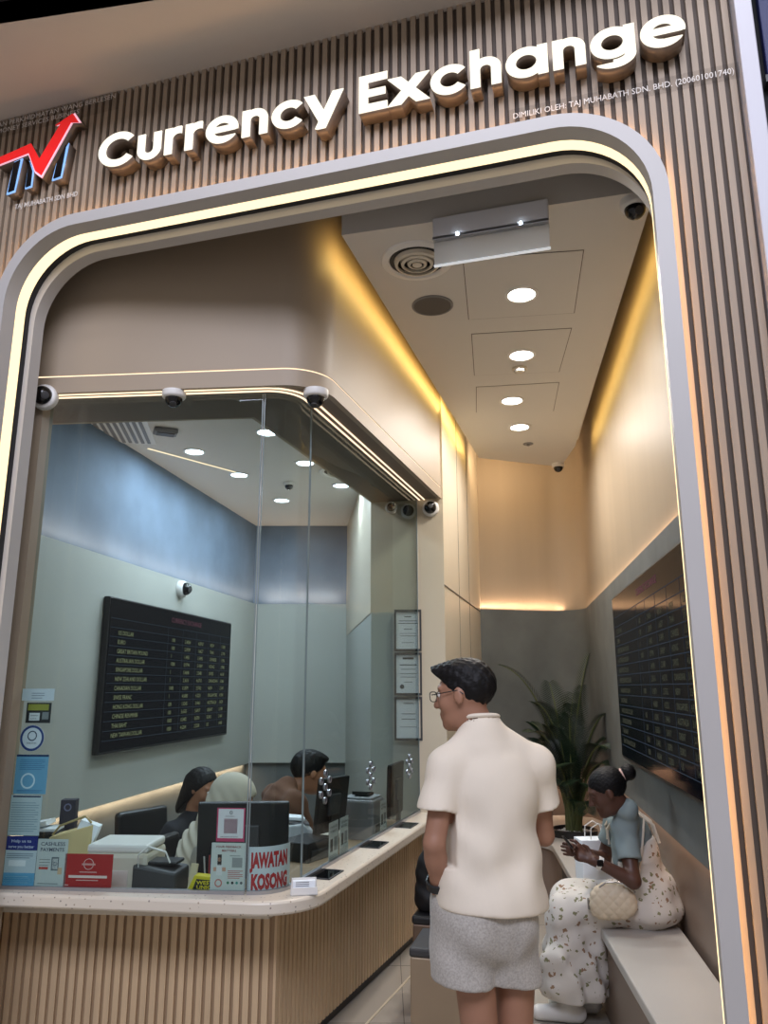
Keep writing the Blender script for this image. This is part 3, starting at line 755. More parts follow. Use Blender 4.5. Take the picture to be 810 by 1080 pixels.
screen('black rate screen on the grey right wall above the bench', frame(v, (.988, -.1547), (rightx(5.225)-.037, 5.225, 1.175)), 2.34, 1.04, glow('rate_text_dim', (170, 175, 150), .16))
screen('black rate screen on the booth wall behind the glass', frame((.165, .986), (-.986, .165), (leftx(5.18)+.024, 5.18, 1.19)), 2.30, 1.035)

# ------------------------------------------------------------------ certificates
def certificate(x, z0, h, lab, lines, seal):
    t = thing('framed_certificate', lab, 'certificate', (x, 5.62, z0), -.05, 'framed certificates by the pilaster')
    w = .198
    for a in ((0, w, 0, .016), (0, w, h-.016, h), (0, .014, .016, h-.016), (w-.014, w, .016, h-.016)):
        MB().bx(a[0], a[1], -.02, 0, a[2], a[3]).build('frame_bar', M['dgrey'], t)
    MB().bx(.012, w-.012, -.008, -.003, .014, h-.014).build('paper', M['paper'], t)
    for i, (zz, ww, hh) in enumerate(lines):
        MB().bx(.10-ww/2, .10+ww/2, -.0092, -.0082, zz*h, zz*h+hh).build('print_line', M['ink'], t)
    if seal: MB().lathe([(0, 0), (.016, 0), (.016, .001), (0, .001)], 16, c=(.055, -.0085, h*.2), R=Matrix.Rotation(PI/2, 3, 'X')).build('seal', M['ink'], t)
certificate(.075, 1.875, .30, 'topmost of the framed certificates with thin print lines', [(.82, .05, .006), (.72, .13, .004), (.66, .14, .004), (.52, .06, .005), (.42, .12, .003), (.36, .12, .003), (.2, .09, .003)], False)
certificate(.075, 1.565, .30, 'middle framed certificate with a round dark seal', [(.84, .08, .014), (.70, .12, .006), (.60, .10, .004), (.5, .12, .003), (.42, .11, .003), (.3, .06, .003)], True)
certificate(.075, 1.255, .30, 'lowest framed certificate with a pale sheet', [(.84, .07, .005), (.6, .1, .004), (.48, .1, .004), (.3, .12, .003)], False)

# ------------------------------------------------------------------ speaking holes and trays
for i, (tt, z, l) in enumerate([(.509, 1.148, 'cluster of speaking holes in the glass nearest the curved corner'), (1.202, 1.13, 'cluster of speaking holes in the middle of the side glass'), (2.017, 1.107, 'cluster of speaking holes nearest the pilaster')]):
    mw = frame(GS, (-.953, .303), gside(tt)+(z,)); t = thing('speaking_holes', l, 'speaking holes', group='speaking holes'); t.matrix_basis = mw
    for k in range(7):
        a = 2*PI*k/6; px, pz = (0, 0) if k == 6 else (.062*math.cos(a+.5), .062*math.sin(a+.5))
        MB().lathe([(.0125, -.005), (.0165, -.005), (.017, 0), (.0165, .006), (.0125, .006)], 16, c=(px, 0, pz), R=Matrix.Rotation(PI/2, 3, 'X')).build('hole_ring', M['alu'], t, smooth=True)
        MB().lathe([(0, -.002), (.0135, -.002), (.0135, .002), (0, .002)], 16, c=(px, 0, pz), R=Matrix.Rotation(PI/2, 3, 'X')).build('hole', M['black'], t)
for tt, l in [(.32, 'black pass-through tray nearest the counter corner'), (1.03, 'black pass-through tray in the middle of the counter side'), (1.66, 'black pass-through tray nearest the pilaster')]:
    t = thing('cash_tray', l, 'tray', group='pass-through trays'); t.matrix_basis = frame(GS, (-.953, .303), gside(tt+.07)+(.783,))
    mb = MB().bx(-.085, .085, -.105, .03, 0, .003)
    mb.build('tray_floor', M['black_gloss'], t)
    for a in ((-.09, -.085, -.108, .03), (.085, .09, -.108, .03), (-.09, .09, -.112, -.105)):
        MB().bx(*a, 0, .005).build('tray_lip', M['dgrey'], t)

# ------------------------------------------------------------------ notices on the glass
def on_front(t, z): return frame(GD, (.087, .996), gfront(t, .006)+(z,))
def on_side(t, z): return frame(GS, (-.953, .303), gside(t, .006)+(z,))
def mcol(c, r=.6, e=None):
    k = 'c%d_%d_%d_%s' % (c[0], c[1], c[2], e)
    if k not in M: M[k] = mat('print_'+k, c, r)
    return M[k]
def card(name, lab, cat, mw, w, h, col, group=None, parts=(), th=.0015):
    """sheet from (0,0) to (w,h) standing at mw; parts: ('b', name, x0,x1,z0,z1,col) or ('t', name, text, x, z, cap, col, width)"""
    t = thing(name, lab, cat, group=group); t.matrix_basis = mw
    MB().bx(0, w, 0, th, 0, h).build('sheet', mcol(col), t)
    for p in parts:
        if p[0] == 'b': MB().bx(p[2]*w, p[3]*w, -.0006, 0, p[4]*h, p[5]*h).build(p[1], mcol(p[6]), t)
        elif p[0] == 'l':
            for i in range(p[6]): MB().bx(p[2]*w, p[3]*w*(1 if i % 3 else .9), -.0006, 0, (p[4]+(p[5]-p[4])*i/p[6])*h, (p[4]+(p[5]-p[4])*i/p[6])*h+.0022).build(p[1], mcol(p[7]), t)
        elif p[0] == 't': text_obj(p[1], p[2], p[5], mcol(p[6]), t, mw @ Matrix.Translation((p[3]*w, -.0008, p[4]*h)), p[7]*w if len(p) > 7 and p[7] else None, bold=p[8] if len(p) > 8 else .01, extrude=.0003)
        elif p[0] == 'o': MB().lathe([(p[5], 0), (p[6], 0), (p[6], .0006), (p[5], .0006)] if p[5] else [(0, 0), (p[6], 0), (p[6], .0006), (0, .0006)], 28, c=(p[2]*w, 0, p[3]*h), R=Matrix.Rotation(PI/2, 3, 'X')).build(p[1], mcol(p[7]), t)
    return t
PW, PB, PN = (206, 214, 220), (108, 164, 196), (34, 44, 120)
card('notice', 'small white sticker uppermost on the left edge of the glass', 'sticker', on_front(.008, 1.562), .15, .052, PW, 'notices on the left edge', [('l', 'print_line', .3, .7, .2, .8, 3, (90, 96, 110))])
card('notice', 'black and yellow sticker under the uppermost white one', 'sticker', on_front(.035, 1.465), .115, .088, (38, 38, 40), 'notices on the left edge',
     [('b', 'yellow_field', .06, .9, .62, .93, (150, 150, 60)), ('b', 'white_field', .14, .56, .12, .5, (210, 214, 214)), ('b', 'grey_field', .66, .92, .18, .54, (130, 134, 134)), ('l', 'print_line', .18, .5, .2, .5, 2, (60, 60, 60))])
t = thing('round_sticker', 'round blue and white sticker on the left edge of the glass', 'sticker'); t.matrix_basis = on_front(.074, 1.40)
rx = Matrix.Rotation(PI/2, 3, 'X')
MB().lathe([(0, 0), (.056, 0), (.056, -.0015), (0, -.0015)], 36, R=rx).build('disc', mcol((214, 220, 226)), t)
MB().lathe([(.045, .0006), (.055, .0006), (.055, 0), (.045, 0)], 36, R=rx).build('blue_ring', mcol((40, 62, 120)), t)
MB().lathe([(.017, .0006), (.022, .0006), (.022, 0), (.017, 0)], 24, c=(0, 0, .01), R=rx).build('emblem', mcol((60, 70, 90)), t)
text_obj('lettering', 'BERDAFTAR', .006, mcol((60, 70, 90)), t, on_front(.074, 1.40) @ Matrix.Translation((-.022, -.001, -.024)), .044)
card('notice', 'long light blue notice with a white ring emblem on the glass', 'notice', on_front(.012, 1.165), .148, .165, PB, 'notices on the left edge',
     [('b', 'head_bar', 0, 1, .95, 1, (30, 50, 90)), ('l', 'print_line', .12, .9, .62, .9, 6, (70, 120, 160)), ('o', 'ring_emblem', .42, .33, 0, .026, .033, (200, 222, 232)), ('l', 'print_line', .1, .9, .05, .12, 2, (70, 120, 160))])
card('notice', 'white notice with many thin print lines below the light blue one', 'notice', on_front(-.004, .995), .152, .165, (186, 200, 204), 'notices on the left edge',
     [('b', 'head_bar', .12, .95, .95, .985, (30, 40, 80)), ('l', 'print_line', .1, .92, .1, .86, 13, (112, 140, 150))])
card('notice', 'dark blue banner reading Help us to serve you better', 'notice', on_front(-.002, .936), .148, .056, PN, 'notices on the left edge',
     [('t', 'lettering', 'Help us to', .2, .56, .012, (214, 220, 236), .6), ('t', 'lettering', 'serve you better', .12, .16, .012, (214, 220, 236), .78)])
card('notice', 'lowest notice at the left edge, white above light blue', 'notice', on_front(-.006, .795), .152, .140, (190, 202, 208), 'notices on the left edge',
     [('b', 'blue_field', 0, 1, 0, .36, (96, 160, 196)), ('l', 'print_line', .12, .9, .78, .95, 3, (80, 100, 120)), ('b', 'white_field', .2, .7, .55, .72, (226, 230, 232)), ('l', 'print_line', .1, .9, .08, .3, 4, (190, 214, 226))])
card('payment_card', 'white standing card headed CASHLESS PAYMENTS', 'card', on_front(.148, .793), .136, .19, (188, 196, 194), None,
     [('t', 'lettering', 'CASHLESS', .1, .86, .015, (70, 76, 96), .8), ('t', 'lettering', 'PAYMENTS', .1, .74, .015, (70, 76, 96), .78), ('b', 'phone_outline', .50, .74, .34, .62, (96, 104, 112)), ('b', 'phone_face', .53, .71, .37, .59, (196, 202, 202)),
      ('o', 'coin', .62, .48, 0, .004, .008, (70, 110, 150)), ('l', 'print_line', .1, .45, .44, .62, 3, (120, 124, 128)), ('b', 'red_tag', .1, .4, .36, .41, (176, 60, 56)), ('l', 'print_line', .1, .85, .06, .1, 1, (90, 96, 100)), ('b', 'hand', .72, .86, .26, .40, (196, 170, 140))])
card('red_card', 'red card with white oval emblem and lettering behind the glass', 'card', on_front(.276, .792), .212, .134, (168, 28, 30), None,
     [('o', 'oval_emblem', .5, .70, 0, .020, .022, (226, 200, 196)), ('b', 'print_line', .36, .64, .665, .72, (206, 150, 146)), ('b', 'print_line', .32, .68, .45, .475, (214, 170, 166)), ('b', 'print_line', .1, .9, .29, .365, (230, 206, 200)), ('b', 'print_line', .26, .72, .21, .235, (214, 170, 166)), ('b', 'print_line', .03, .11, .06, .09, (214, 170, 166))])
card('feedback_card', 'white card with a pink border and small loop emblem', 'card', on_front(.932, .985), .122, .134, (190, 60, 100), None,
     [('b', 'white_field', .05, .95, .10, .97, (224, 220, 222)), ('o', 'emblem', .5, .86, 0, .004, .007, (60, 60, 66)), ('l', 'print_line', .3, .7, .74, .78, 1, (110, 80, 90)), ('b', 'pink_field', .26, .74, .24, .68, (216, 170, 180)), ('l', 'print_line', .15, .85, .13, .18, 1, (120, 90, 96))])
card('feedback_poster', 'white poster headed YOUR FEEDBACK MATTERS', 'poster', on_front(.915, .788), .146, .192, (202, 206, 200), None,
     [('t', 'lettering', 'YOUR FEEDBACK', .12, .90, .0085, (150, 60, 60), .76), ('t', 'lettering', 'MATTERS', .3, .82, .0085, (150, 60, 60), .42), ('b', 'grey_field', .62, .92, .5, .7, (150, 152, 150)),
      ('l', 'print_line', .5, .95, .28, .46, 5, (176, 70, 66)), ('l', 'print_line', .55, .95, .73, .78, 1, (120, 120, 120)), ('o', 'badge', .24, .17, .009, .013, .016, (196, 120, 110)) if False else ('o', 'badge', .24, .18, 0, .011, .016, (196, 120, 110))]
     + [('o', 'dot', .52+.13*i, .19, 0, 0, .0055, c) for i, c in enumerate([(60, 120, 90), (40, 40, 44), (60, 140, 130), (90, 90, 96)])]
     + [('b', 'figure_body', .16, .34, .34, .56, (216, 216, 214)), ('b', 'figure_hair', .19, .31, .54, .76, (52, 40, 38)), ('o', 'figure_face', .25, .66, 0, 0, .009, (196, 150, 126)), ('b', 'figure_arm', .08, .17, .42, .50, (196, 150, 126)), ('b', 'figure_arm', .33, .44, .42, .50, (196, 150, 126))])
# poster bent round the corner glass
path = offset(list(GLINE[1:14]), .006)
def bend(o, path):
    P = [np.array(p) for p in path]; L = [0]
    for a, b in zip(P, P[1:]): L.append(L[-1]+float(np.linalg.norm(b-a)))
    for v in o.data.vertices:
        s = min(max(v.co.x, 0), L[-1]-1e-6); i = max(j for j in range(len(L)-1) if L[j] <= s); u = (P[i+1]-P[i])/(L[i+1]-L[i])
        q = P[i]+u*(s-L[i])+np.array([-u[1], u[0]])*v.co.y; v.co = Vector((q[0], q[1], v.co.z))
    return L[-1]
PL = sum(float(np.linalg.norm(np.array(b)-np.array(a))) for a, b in zip(path, path[1:]))
t = thing('vacancy_poster', 'white poster with big red words JAWATAN KOSONG bent round the glass corner', 'poster', (path[0][0], path[0][1], .787))
MB().wall(path, .787, .965, .0012).build('sheet', mcol((206, 212, 216)), t, mw=Matrix.Identity(4), smooth=True)
for s, z, x0, wd in (('JAWATAN', .886, .010, .178), ('KOSONG', .802, .012, .172)):
    o = text_obj('lettering', s, .056, mcol((178, 40, 44)), t, None, wd, bold=.06, extrude=.0004)
    bm = bmesh.new(); bm.from_mesh(o.data); bmesh.ops.subdivide_edges(bm, edges=[e for e in bm.edges if e.calc_length() > .012], cuts=2); bm.to_mesh(o.data); bm.free()
    for v in o.data.vertices: v.co = Vector((v.co.x+x0, -.0006, v.co.z+z))
    bend(o, path); setmw(o, Matrix.Identity(4))
for tt, z, w, h, l, parts in [(.585, .775, .125, .195, 'white notice card on the side glass in front of the black monitor', 1), (.735, .785, .12, .185, 'white notice card with a figure beside the other on the side glass', 2), (1.40, .775, .12, .19, 'white notice card on the side glass in front of the grey printer', 2)]:
    card('notice_card', l, 'card', on_side(tt, z), w, h, (196, 202, 204), 'notice cards on the side glass',
         [('t', 'lettering', 'CASHLESS' if parts == 1 else 'YOUR FEEDBACK', .1, .85, .012, (80, 84, 96), .8), ('t', 'lettering', 'PAYMENTS' if parts == 1 else 'MATTERS', .14, .74, .012, (80, 84, 96), .7),
          ('b', 'grey_field', .55, .9, .3, .62, (120, 124, 128)), ('b', 'figure', .15, .42, .3, .6, (70, 66, 66)), ('l', 'print_line', .1, .9, .08, .24, 4, (120, 124, 128))])

# ------------------------------------------------------------------ things on the counter and desk
DZ = .70
def desk(name, lab, cat, x, y, rz=0, z=DZ, group=None): return thing(name, lab, cat, (x, y, z), rz, group)
# western union block
t = desk('yellow_stand', 'low yellow block with black front lettered in yellow', 'stand', -.70, 3.50, -.087, .784)
MB().prism_xz([(-.13, 0), (.11, 0), (.11, .045), (-.10, .062)], -.02, .03).build('block', mcol((206, 190, 30)), t, bevel=.003)
MB().prism_xz([(-.105, .008), (.09, .008), (.09, .036), (-.09, .048)], -.0225, -.0205).build('black_face', M['black'], t)
text_obj('lettering', 'WESTERN\nUNION', .014, mcol((214, 196, 40)), t, wm(t) @ Matrix.Translation((-.088, -.0235, .028)), .12, bold=.03, spacing=.9)
# card holder on the outer ledge
t = desk('card_holder', 'small white card holder on the outer counter corner', 'card holder', -.335, 3.455, .18, .782)
MB().prism_xz([(-.055, 0), (.055, 0), (.052, .062), (-.05, .062)], .0, .006).build('back_plate', M['white'], t)
MB().bx(-.055, .055, -.03, .006, 0, .004).build('foot', M['white'], t)
MB().bx(-.055, .055, -.03, -.026, 0, .03).build('front_lip', M['white'], t)
s = MB().bx(-.046, .046, -.02, -.004, .005, .055); s.build('cards', M['paper'], t)
for i in range(3): MB().bx(-.035, .02, -.0208, -.0201, .034+i*.007, .036+i*.007).build('print_line', M['ink'], t)
# left group
t = desk('beige_folder', 'beige upright folder box with papers near the left end', 'folder', -1.445, 3.80, .1)
MB().prism_xz([(-.085, 0), (.085, 0), (.095, .30), (-.095, .25)], -.05, .05).build('box', mcol((206, 186, 134)), t, bevel=.004)
MB().box((.06, -.01, .25), (.09, .06, .12), Matrix.Rotation(.35, 3, 'Y')).build('paper_sheets', M['paper'], t)
MB().tube([(-.08, -.05, .26), (-.05, -.055, .30), (.06, -.055, .34), (.09, -.05, .31)], .005).build('handle', mcol((170, 150, 100)), t, smooth=True)
t = desk('note_box', 'small dark box with a pale round emblem above the beige folder', 'box', -1.545, 3.98, .1)
MB().bx(-.036, .036, -.03, .03, 0, .385).build('box', mcol((52, 48, 60)), t, bevel=.004)
MB().lathe([(.012, 0), (.018, 0), (.018, .002), (.012, .002)], 20, c=(.0, -.0305, .35), R=rx).build('emblem', mcol((120, 120, 150)), t)
t = desk('black_box', 'black box with white sheets on top behind the left notices', 'box', -1.60, 3.86, .0)
MB().bx(-.075, .075, -.07, .07, 0, .26).build('box', M['black'], t, bevel=.006)
s = MB(); s.box((.0, 0, .27), (.13, .12, .012), Matrix.Rotation(.1, 3, 'Z')); s.box((-.03, 0, .29), (.10, .11, .02), Matrix.Rotation(-.2, 3, 'Y')); s.build('paper_sheets', M['paper'], t)
t = desk('white_printer', 'cream desktop printer with a front cable behind the red card', 'printer', -1.185, 3.78, -.05)
MB().prism([(-.145, -.13), (.145, -.13), (.145, .13), (-.145, .13)], 0, .20).build('body', M['offwhite'], t, bevel=.02)
MB().prism([(-.14, -.12), (.14, -.12), (.14, .12), (-.14, .12)], .198, .235).build('lid', M['white'], t, bevel=.012)
MB().bx(-.13, .06, -.134, -.128, .04, .13).build('front_panel', mcol((214, 196, 190)), t, bevel=.003)
MB().bx(-.10, -.0, -.138, -.13, .02, .05).build('paper_slot', M['dgrey'], t)
MB().tube([(-.03, -.14, .02), (.02, -.16, .035), (.09, -.15, .06), (.125, -.14, .10), (.14, -.135, .13)], .004).build('cable', M['black'], t, smooth=True)
t = desk('receipt_machine', 'squat black machine with a white cord loop beside the cream printer', 'machine', -1.00, 3.70, -.1)
MB().prism_xz([(-.10, 0), (.10, 0), (.10, .13), (-.10, .16)], -.09, .09).build('body', M['dgrey'], t, bevel=.012)
MB().bx(-.085, .085, -.05, .06, .150, .165).build('top_cover', M['black'], t, bevel=.005)
MB().tube([(-.07, -.085, .12), (-.075, -.09, .20), (-.03, -.09, .235), (.05, -.09, .215), (.07, -.085, .17)], .004).build('cord', M['white'], t, smooth=True)
# monitors (backs towards the aisle)
def monitor(lab, x, y, rz, w, h, zb, tilt=.12, side=False):
    t = desk('monitor', lab, 'monitor', x, y, rz)
    R = Matrix.Rotation(-tilt, 3, 'X')
    MB().box((0, 0, zb+h/2), (w, .028, h), R).build('back_shell', M['black'], t, bevel=.006)
    MB().box((0, .016, zb+h/2), (w-.03, .004, h-.03), R).build('display', M['screen'], t)
    MB().box((0, -.02, zb+h*.5), (w*.36, .02, h*.4), R).build('rear_cover', M['dgrey'], t, bevel=.006)
    MB().bx(-.035, .035, -.03, -.012, .01, zb+.1).build('stand', M['black'], t)
    MB().lathe([(.12, 0), (.12, .01), (.03, .016), (0, .016)], 28).build('base', M['black'], t, smooth=True)
    return t
monitor('large black monitor seen from behind next to the headscarf', -.655, 3.80, .06, .42, .34, .06, -.10)
monitor('black tilted monitor behind the speaking holes of the side glass', -.30, 4.62, .95, .26, .30, .12, -.12)
monitor('thin monitor seen edge on near the pilaster', .075, 5.35, 1.32, .36, .33, .10, -.03)
t = desk('till_box', 'black till box under the tilted monitor', 'box', -.42, 4.45, 1.05)
MB().bx(-.13, .13, -.10, .10, 0, .12).build('body', M['black'], t, bevel=.006)
MB().bx(-.10, .10, -.106, -.10, .03, .08).build('drawer_front', M['dgrey'], t, bevel=.003)
t = desk('counting_machine', 'pale grey note counter with paper strips behind the glass', 'machine', -.53, 4.72, .2)
MB().prism_xz([(-.12, 0), (.12, 0), (.12, .11), (.05, .16), (-.12, .15)], -.1, .1).build('body', mcol((176, 180, 184)), t, bevel=.012)
MB().box((.01, 0, .165), (.16, .15, .012), Matrix.Rotation(.18, 3, 'Y')).build('feed_tray', M['alu'], t)
MB().box((.0, 0, .185), (.13, .12, .015), Matrix.Rotation(.1, 3, 'Y')).build('notes', M['paper'], t)
MB().bx(-.1, .1, -.106, -.1, .03, .07).build('slot', M['black'], t)
t = desk('grey_printer', 'grey upright printer behind the middle of the side glass', 'printer', -.125, 5.06, 1.25)
MB().prism_xz([(-.14, 0), (.14, 0), (.14, .20), (.06, .25), (-.14, .25)], -.11, .11).build('body', M['grey'], t, bevel=.014)
MB().box((-.03, 0, .255), (.18, .19, .016)).build('lid', mcol((150, 152, 154)), t, bevel=.004)
MB().box((-.02, 0, .275), (.12, .10, .02), Matrix.Rotation(.12, 3, 'Y')).build('roll_cover', M['black'], t)
MB().bx(-.1, .1, -.116, -.11, .05, .11).build('paper_slot', M['black'], t)
t = desk('phone_holder', 'narrow phone in a stand beside the black monitor', 'phone', -.845, 3.64, -.3)
MB().box((0, 0, .085), (.035, .010, .15), Matrix.Rotation(-.25, 3, 'X')).build('phone', mcol((196, 184, 150)), t, bevel=.003)
MB().bx(-.03, .03, -.03, .05, 0, .012).build('foot', M['black'], t)
t = desk('pen_cup', 'small cup holding pens beside the phone stand', 'pen cup', -.78, 3.69)
MB().lathe([(0, 0), (.032, 0), (.036, .09), (.033, .09), (.03, .005), (0, .005)], 20).build('cup', M['dgrey'], t, smooth=True)
for i in range(4): MB().tube([(.012*math.cos(i*1.6), .012*math.sin(i*1.6), .01), (.028*math.cos(i*1.6), .028*math.sin(i*1.6), .16+.01*i)], .004).build('pen', mcol([(150, 150, 180), (60, 60, 120), (180, 176, 170), (150, 60, 60)][i]), t)
t = desk('paper_stack', 'small stack of white papers near the pilaster behind the glass', 'papers', .17, 5.42, .3)
for i in range(3): MB().box((0, 0, .012+.02*i), (.09, .13, .018), Matrix.Rotation(.08*i, 3, 'Z')).build('sheet_pile', M['paper'], t)

# ------------------------------------------------------------------ office chairs inside the booth
def office_chair(x, y, rz, lab, z=.32):
    t = thing('office_chair', lab, 'chair', (x, y, 0), rz, 'office chairs in the booth')
    MB().box((0, 0, z), (.46, .44, .08)).build('seat', M['black'], t, bevel=.03, seg=3)
    MB().box((0, .22, z+.30), (.42, .06, .42), Matrix.Rotation(-.1, 3, 'X')).build('backrest', M['black'], t, bevel=.028, seg=3)
    MB().tube([(0, 0, .1), (0, 0, z)], .03).build('post', M['dgrey'], t)
    for i in range(5):
        a = 2*PI*i/5; MB().tube([(0, 0, .10), (.27*math.cos(a), .27*math.sin(a), .055)], [.022, .016]).build('leg', M['dgrey'], t)
        MB().ball((.27*math.cos(a), .27*math.sin(a), .028), .028, 10).build('castor', M['black'], t, smooth=True)
    return t

# ------------------------------------------------------------------ stools, bag
def stool(x, y, rz, lab, col, top):
    t = thing('box_stool', lab, 'stool', (x, y, 0), rz, 'box stools at the counter')
    mb = MB().prism([(-.15, -.15), (.15, -.15), (.15, .15), (-.15, .15)], 0, .43); mb.build('body', col, t, bevel=.006)
    MB().prism([(-.155, -.155), (.155, -.155), (.155, .155), (-.155, .155)], .43, .47).build('cushion', top, t, bevel=.012, seg=3)
    MB().prism([(-.14, -.14), (.14, -.14), (.14, .14), (-.14, .14)], 0, .012).build('base', M['dgrey'], t)
M['stool_a'] = mat('stool_bronze', (112, 92, 76), .35, metal=.5, noise=(2, .05, 2)); M['stool_b'] = mat('stool_champagne', (168, 150, 128), .3, metal=.6, noise=(2, .05, 2))
stool(.33, 4.42, -.25, 'brown box stool with a black seat by the counter, under the black bag', M['stool_a'], M['black'])
stool(.30, 3.93, -.25, 'pale metallic box stool right behind the man in shorts', M['stool_b'], M['dgrey'])
t = thing('black_bag', 'soft black bag standing on the brown box stool', 'bag', (.30, 4.42, .47), .2)
# ------------------------------------------------------------------ bench and palm
bp = fillet([(.93, 2.62), (1.305, 6.47), (.74, 6.56)], .30, 12)
bn = thing('bench', 'long white stone bench along the right wall curving to the back', 'bench', (1.2, 4.5, 0))
back = [(.98, 7.50), (1.70, 7.64), (1.93, 7.50), (rightx(7.3)-.0, 7.3), (rightx(2.62)-.0, 2.62)]
I4 = Matrix.Identity(4)
MB().prism(list(bp)+back, .40, .45).build('seat_slab', M['bench_stone'], bn, mw=I4, bevel=.008)
rb = offset(bp, -.03)
MB().prism(list(rb)+back, 0, .40).build('riser', M['tan_panel'], bn, mw=I4, bevel=.004)
q = [np.array((rightx(0), 0))]
nb = MB(); d_ = (np.array([1.305, 6.47])-np.array([.93, 2.62])); d_ /= np.linalg.norm(d_); n_ = np.array([-d_[1], d_[0]])
c0 = np.array([.93, 2.62])+d_*2.95+n_*(-.029); c1 = c0+d_*.36
nb.wall([tuple(c0), tuple(c1)], .24, .36, .004); nb.build('niche', M['black'], bn, mw=I4)
pp = thing('potted_palm', 'tall dark green palm in a round black planter rim on the bench at the back', 'plant', (1.54, 6.62, .45))
MB().lathe([(.19, .0), (.19, .05), (.165, .055), (.16, .02), (0, .02)], 36).build('planter_rim', M['black'], pp, smooth=True)
pb = MB()
for i in range(90):
    a = rng.rand()*2*PI; r = .15*math.sqrt(rng.rand()); s = .012+.008*rng.rand()
    pb.ball((r*math.cos(a), r*math.sin(a), .025+.006*rng.rand()), (s, s*.8, s*.6), 8)
tag(pb.build('pebbles', M['white'], pp, smooth=True), None, None, None, 'stuff')
M['leaf'] = mat('palm_leaf', (17, 40, 22), .45, noise=(9, .25, 3)); M['stem'] = mat('palm_stem', (84, 92, 52), .55, noise=(8, .15, 2))
def frond(p0, p1, p2, L=.26, n=38, start=.28):
    p0, p1, p2 = Vector(p0), Vector(p1), Vector(p2)
    B = lambda t: p0*(1-t)**2+p1*2*t*(1-t)+p2*t*t
    f_ = thing_part = MB(); pts = [B(i/18) for i in range(19)]
    st = MB().tube(pts, [.011*(1-.75*i/18) for i in range(19)], 6)
    for i in range(n):
        t = start+(1-start)*i/(n-1); c = B(t); tg = (B(min(1, t+.02))-B(t-.02)).normalized()
        side = tg.cross(Vector((0, 0, 1)));
        if side.length < .05: side = Vector((1, 0, 0))
        side.normalize(); up = side.cross(tg).normalized()
        ln = L*(math.sin(PI*min(1, (i+2)/(n+2)))**.6*.8+.2)
        for sg in (-1, 1):
            d = (side*sg*1.0+tg*.62+up*.15).normalized(); dr = Vector((0, 0, -.22))
            w = tg*.0048
            a = c; m = c+d*ln*.5+dr*ln*.12; e = c+d*ln+dr*ln*.55
            f_.add([a-w*.5, a+w*.5, m+w, m-w, e, m+up*.004], [(0, 1, 2, 5), (0, 5, 3), (3, 5, 4), (5, 2, 4)])
    o = st.build('frond_stem', M['stem'], pp, mw=I4, smooth=True)
    f_.build('leaflets', M['leaf'], o, mw=I4)
B0 = Vector((1.54, 6.62, .47))
for tip, mid in [((1.00, 6.62, 1.80), (1.42, 6.62, 1.66)), ((1.74, 6.62, 1.88), (1.58, 6.6, 1.45)), ((1.62, 6.42, 1.62), (1.54, 6.52, 1.25)), ((1.24, 6.45, 1.50), (1.48, 6.55, 1.42)),
                 ((1.10, 6.42, 1.16), (1.40, 6.5, 1.32)), ((1.80, 6.45, 1.40), (1.66, 6.5, 1.35)), ((1.74, 6.2, 1.16), (1.64, 6.4, 1.28)), ((1.32, 6.25, 1.02), (1.46, 6.45, 1.10)),
                 ((1.66, 6.28, .84), (1.62, 6.45, .98)), ((1.46, 6.9, 1.66), (1.52, 6.72, 1.3)), ((1.28, 6.88, 1.32), (1.45, 6.75, 1.25)), ((1.66, 6.9, 1.56), (1.58, 6.75, 1.2)), ((1.50, 6.40, 1.38), (1.52, 6.5, 1.1)), ((1.36, 6.55, 1.30), (1.48, 6.6, 1.15))]:
    if tip[2] < 1.7: frond(B0+Vector((rng.uniform(-.06, .06), rng.uniform(-.06, .06), 0)), (mid[0]+rng.uniform(-.05, .05), mid[1]+.05, mid[2]-.12), (tip[0]+rng.uniform(-.10, .08), tip[1]+rng.uniform(0, .15), tip[2]-rng.uniform(.08, .25)), L=.19)
    j = Vector((rng.uniform(-.05, .05), rng.uniform(-.05, .05), 0)); frond(B0+j, mid, tip, L=.19)

